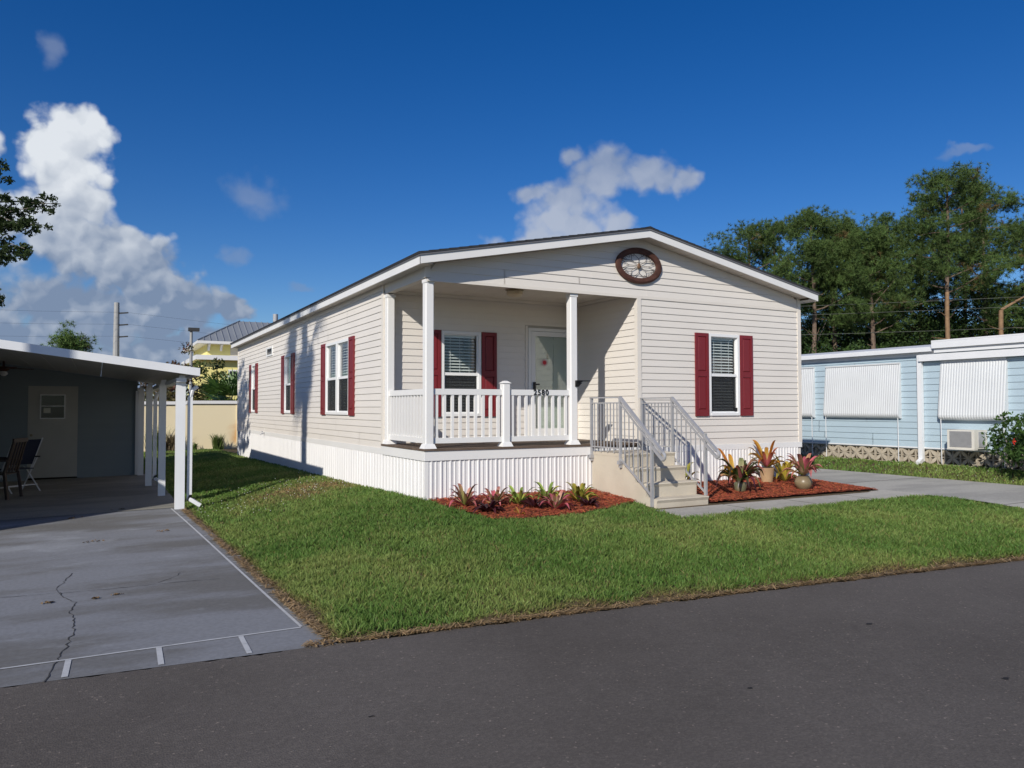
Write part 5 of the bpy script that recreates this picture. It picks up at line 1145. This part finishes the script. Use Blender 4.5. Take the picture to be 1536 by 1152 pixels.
def tuft(x, y, z, h, n, label, seed, c1, c2, w=.02, spread=.5):
    r = np.random.default_rng(seed); a = r.uniform(0, 6.28, n); L = h*r.uniform(.5, 1.1, n); out = spread*r.uniform(.1, 1, n)*L; V = []; 
    P = np.stack([x+.25*h*r.normal(size=n)*.5, y+.25*h*r.normal(size=n)*.5, np.full(n, z)], -1); d = np.stack([np.cos(a)*out, np.sin(a)*out, L], -1); s = np.stack([-np.sin(a), np.cos(a), 0*a], -1)*w/2
    V = np.stack([P-s, P+s, P+d*.6+s*.8+np.array([0, 0, .05]), P+d*.6-s*.8+np.array([0, 0, .05]), P+d*np.array([1.3, 1.3, .95])], 1).reshape(-1, 3); i = np.arange(n)[:, None]*5
    F = np.concatenate([i+np.array([[0, 1, 2]]), i+np.array([[0, 2, 3]]), i+np.array([[3, 2, 4]])]); t = r.random(n)[:, None]
    npmesh('grass_tuft', V, F, leafm, np.repeat(np.array(c1)*(1-t)+np.array(c2)*t, 5, 0), None, (x, y, z), label=label, cat='grass tuft', group='grass tufts along the boundary wall')
for i, (x, y, h, lab) in enumerate([(.15, 20.35, .62, 'bushy grass tuft against the cream wall near the mobile home'), (-.6, 20.45, .3, 'small weed at the foot of the wall beside the pier'), (-1.9, 20.3, 1.0, 'tall grass tuft at the wall seen between carport posts'), (-1.35, 20.4, .7, 'dry brown grass tuft at the wall left of the first post')]):
    tuft(x, y, -.33, h, 240 if h > .5 else 90, lab, i, (.05, .09, .02) if i != 3 else (.12, .09, .05), (.14, .20, .05) if i != 3 else (.22, .17, .10))
def fan_palm(x, y, zb, trunk_h, R_, nf, label, seed, skirt=0, name='palm_tree', rt=.2):
    r = np.random.default_rng(seed); t = empty(name, (x, y, zb), label, 'palm'); MB().tube([(x, y, zb), (x+.03*trunk_h*.3, y, zb+trunk_h*.5), (x, y, zb+trunk_h)], [rt*1.1, rt*.9, rt], 12).build('trunk', barkg, t, smooth=True)
    fm = mat('palm_frond', (1, 1, 1), .5, .1, 4, attr='Col', trans=.2, spec=.35)
    for k in range(nf+skirt):
        dead = k >= nf; a = k*2.4+r.uniform(-.3, .3); el = (r.uniform(-.35, 1.2) if not dead else r.uniform(-1.45, -1.0)); d = np.array([math.cos(a)*math.cos(el), math.sin(a)*math.cos(el), math.sin(el)]); c0 = np.array([x, y, zb+trunk_h]); Lp = R_*r.uniform(.35, .6); hub = c0+d*Lp
        side = np.cross(d, [0, 0, 1.]); side /= np.linalg.norm(side)+1e-9; up = np.cross(side, d); V = []; Fc = []; cols = []
        V += [c0-side*.015, c0+side*.015, hub+side*.012, hub-side*.012]; Fc.append((0, 1, 2, 3)); cb = np.array([.20, .15, .08]) if dead else np.array([.065, .125, .025])*r.uniform(.7, 1.5); cols += [cb]*4
        for j in range(15):
            th = (j-7)/7*1.45; dd = d*math.cos(th)+side*math.sin(th)+up*.08; L = R_*(.55-.12*abs(th))*r.uniform(.85, 1.1); e = hub+dd*L-np.array([0, 0, .16*R_*r.random()]); mdl = hub+dd*L*.5; pw = np.cross(dd, up); pw = pw/np.linalg.norm(pw)*.02*R_
            n0 = len(V); V += [hub, mdl-pw, e, mdl+pw]; Fc.append((n0, n0+1, n0+2, n0+3)); cols += [cb*r.uniform(.8, 1.2)]*4
        npmesh('frond', V, Fc, fm, np.array(cols), t, (x, y, zb))
    return t
fan_palm(.95, 22.9, -.3, 1.45, 1.9, 44, 'bushy green fan palm behind the cream wall', 5, 10, rt=.16)
fan_palm(-10.6, -1.55, -.35, 11.0, 1.7, 34, 'tall fan palm left of the camera throwing a trunk shadow on the side wall', 9, 14, rt=.19)
bush('flowering_shrub', -.1, 32.2, -.3, 5.0, 1.1, 'loose reddish flowering shrub beside the light pole', 31, (.05, .07, .02), (.18, .07, .06), 22, 70, .10, 'shrub', 'shrubs behind the cream wall')
bush('shrub', .9, 27.1, -.3, 4.3, .95, 'open leafy shrub in front of the yellow building', 32, (.04, .06, .015), (.10, .12, .03), 20, 60, .10, 'shrub', 'shrubs behind the cream wall')
bush('shrub', -.2, 25.4, -.3, 2.7, 1.1, 'brown green shrub behind the carport corner', 33, (.05, .055, .015), (.12, .09, .03), 24, 90, .08, 'shrub', 'shrubs behind the cream wall')
bush('shrub', -1.5, 28.2, -.3, 2.5, 1.5, 'olive shrub seen between the carport posts', 34, (.05, .055, .015), (.13, .10, .04), 24, 90, .09, 'shrub', 'shrubs behind the cream wall')
bush('shrub', 2.6, 24.6, -.3, 2.4, 1.2, 'low shrub at the foot of the fan palm', 35, (.04, .05, .015), (.10, .08, .03), 20, 90, .08, 'shrub', 'shrubs behind the cream wall')
pine(-5.12, 42.9, 5.7, 'small sunlit pine showing above the carport roof', 61, .5, 1.2, dens=.55, rt=.12, group=None, tint=1.7)
bush('far_tree', -1.3, 58, -.3, 6.4, 1.0, 'small thin tree beside the utility pole', 36, (.03, .06, .02), (.08, .11, .03), 12, 60, .16)
bush('far_tree', 1.6, 60, -.3, 5.6, 2.2, 'low reddish tree line between utility pole and light pole', 37, (.06, .05, .03), (.14, .09, .05), 16, 60, .18)
up = empty('utility_pole', (-2.15, 75.1, -.3), 'tall grey concrete utility pole with three short arms', 'utility pole'); conc = mat('pole_concrete', (.36, .36, .35), .8, .1, 2)
MB().tube([(-2.15, 75.1, -.3), (-2.15, 75.1, 11.6)], [.36, .24], 10).build('pole', conc, up)
for k in range(3):
    z = 10.55-k*1.17; MB().bar((-1.95, 75.1, z), (-1.15, 74.8, z+.08), .14, .12).build('arm', blackm, up)
    wv = [(-1.2+(95+1.2)*i/12, 74.8+i*1.2, z+.1-1.6*(1-(2*i/12-1)**2)) for i in range(13)]; MB().tube(wv, .007, 4).build('power_line', blackm, up)
    wv = [(-1.2-60*i/8, 74.8-i*2, z+.1-1.2*(1-(2*i/8-1)**2)) for i in range(9)]; MB().tube(wv, .007, 4).build('power_line', blackm, up)
lp = empty('light_pole', (2.18, 50.1, -.3), 'pale light pole with dark box lamp beside the yellow building', 'street lamp')
MB().tube([(2.18, 50.1, -.3), (2.18, 50.1, 6.75)], [.12, .10], 10).build('pole', conc, lp); MB().box(1.98, 2.72, 49.9, 50.3, 6.76, 7.0).build('lamp_head', mat('lamp_dark', (.05, .05, .05), .5), lp)
yb = empty('yellow_building', (12, 76, -.3), 'yellow two storey building with grey standing seam hip roof', 'building'); yel = mat('yellow_stucco', (.84, .74, .28), .8, .05)
MB().box(5.7, 18, 71.0, 83, -.3, 7.55).build('wall', yel, yb)
MB().box(4.55, 19, 69.6, 84, 5.9, 6.35).build('cornice', white, yb)
MB().box(5.2, 18.3, 70.3, 83.3, -.3, 5.9).build('lower_wall', yel, yb)
ex0, ex1, ey0, ey1 = 4.7, 19, 69.9, 84.2; ez, rz_ = 7.75, 10.3
MB().box(ex0, ex1, ey0, ey1, 7.5, 7.75).build('eave', white, yb)
apx, apx2, apy = (ex0+4.6), ex1-4.6, (ey0+ey1)/2
metal = mat('grey_metal_roof', (.30, .32, .34), .4, .06, 1, metallic=.3)
rfm = MB(); rfm.add([(ex0, ey0, ez), (ex1, ey0, ez), (ex1, ey1, ez), (ex0, ey1, ez), (apx, ey0+4.6, rz_), (apx2, ey0+4.6, rz_), (apx2, ey1-4.6, rz_), (apx, ey1-4.6, rz_)], [(0, 1, 5, 4), (1, 2, 6, 5), (2, 3, 7, 6), (3, 0, 4, 7), (4, 5, 6, 7)]); ro = rfm.build('roof', metal, yb)
x = ex0+.6
while x < ex1-.3:
    t = min(1, (x-ex0)/4.6, (ex1-x)/4.6); MB().bar((x, ey0, ez+.04), (x, ey0+4.6*t, ez+(rz_-ez)*t+.04), .05, .09).build('seam', metal, ro); x += .62
for a in ((ex0, apx), (ex1, apx2)): MB().bar((a[0], ey0, ez+.05), (a[1], ey0+4.6, rz_+.05), .12, .1).build('hip_cap', metal, ro)
for wx in (7.9, 12.2): f_ = MB().box(wx, wx+2.6, 70.95, 70.998, 6.45, 7.3).build('window', mat('shutter_tan', (.62, .56, .44), .7), yb)
for wx in (7.6, 12.2):
    f_ = MB().box(wx, wx+2.2, 70.25, 70.298, 3.2, 5.0).build('window', white, yb); MB().box(wx+.15, wx+2.05, 70.2, 70.249, 3.35, 4.85).build('pane', mat('dark_glass', (.012, .013, .014), .15), f_)
for bx in (5.75, 6.9): MB().extrude([(69.95, 7.49), (70.99, 7.49), (70.99, 6.85), (70.85, 6.85), (70.6, 7.2)], bx, bx+.2, lambda p, t: (t, p[0], p[1])).build('eave_bracket', white, yb)

# overhanging tree at the left edge
def left_tree():
    r = np.random.default_rng(17); x, y = -8.6, 12.2; t = empty('shade_tree', (x, y, -.35), 'dark leafy tree reaching in over the carport at the left edge', 'tree')
    MB().tube([(x, y, -.35), (x+.1, y, 2), (x+.3, y-.3, 4.2), (x+.6, y-.5, 6.2)], [.2, .17, .13, .06], 9).build('trunk', barkg, t, smooth=True); lm = MB(); cs = []; rs = []
    tips = [(-4.55, 9.2, 5.45), (-4.75, 9.0, 4.95), (-5.05, 9.1, 4.45), (-5.0, 9.0, 4.85), (-4.95, 9.3, 5.35), (-5.3, 8.9, 4.2), (-5.5, 9.4, 6.2), (-5.55, 9.2, 5.9), (-5.4, 9.1, 3.35), (-5.9, 9.6, 6.8), (-6.5, 9.0, 5.6), (-7, 8.6, 6.4), (-8, 9.4, 7.2), (-9.5, 10.6, 6.8), (-10.2, 12.5, 5.8), (-7.5, 14.2, 6.2), (-6.6, 13.2, 7.0), (-6.2, 8.8, 4.6)]
    for tp in tips:
        b = np.array([x+.35, y-.35, 4.0+r.uniform(-.3, 1.4)]); tp = np.array(tp); md = b*.45+tp*.55+np.array([0, 0, .35])+r.normal(size=3)*.12; q = b*.75+md*.25; pts = [b, (b+md)/2+r.normal(size=3)*.06, md, (md+tp)/2+np.array([0, 0, .06]), tp]
        lm.tube([tuple(p) for p in pts], [.06, .045, .03, .018, .006], 5)
        for e in range(42):
            f = r.uniform(.40, 1.0); p = md+(tp-md)*((f-.40)/.60); sp = .10+.30*(1-f); cs.append(p+r.normal(size=3)*np.array([sp, sp, sp*.55])); rs.append(.10)
    lm.build('limbs', barkg, t); V, F, c = leaf_cloud(cs, rs, 32, .046, (.018, .036, .010), (.045, .070, .018), r, .8, .45, .5); npmesh('crown', V, F, leafm, c, t, (x, y, -.35))
left_tree()
# power lines in front of the pines
for k, (za, zb_) in enumerate(((7.3, 7.35), (6.8, 6.85), (5.7, 5.75))):
    a, b = Vector((10, 40, za)), Vector((50, 2, zb_)); pts = [a.lerp(b, i/14)+Vector((0, 0, -.5*(1-(2*i/14-1)**2))) for i in range(15)]
    MB().tube([tuple(p) for p in pts], .011, 4).build('power_line', mat('wire_grey', (.12, .13, .11), .6), None, ['highest', 'middle', 'lowest'][k]+' of three thin power lines crossing before the pines', 'power line', 'power lines before the pines')
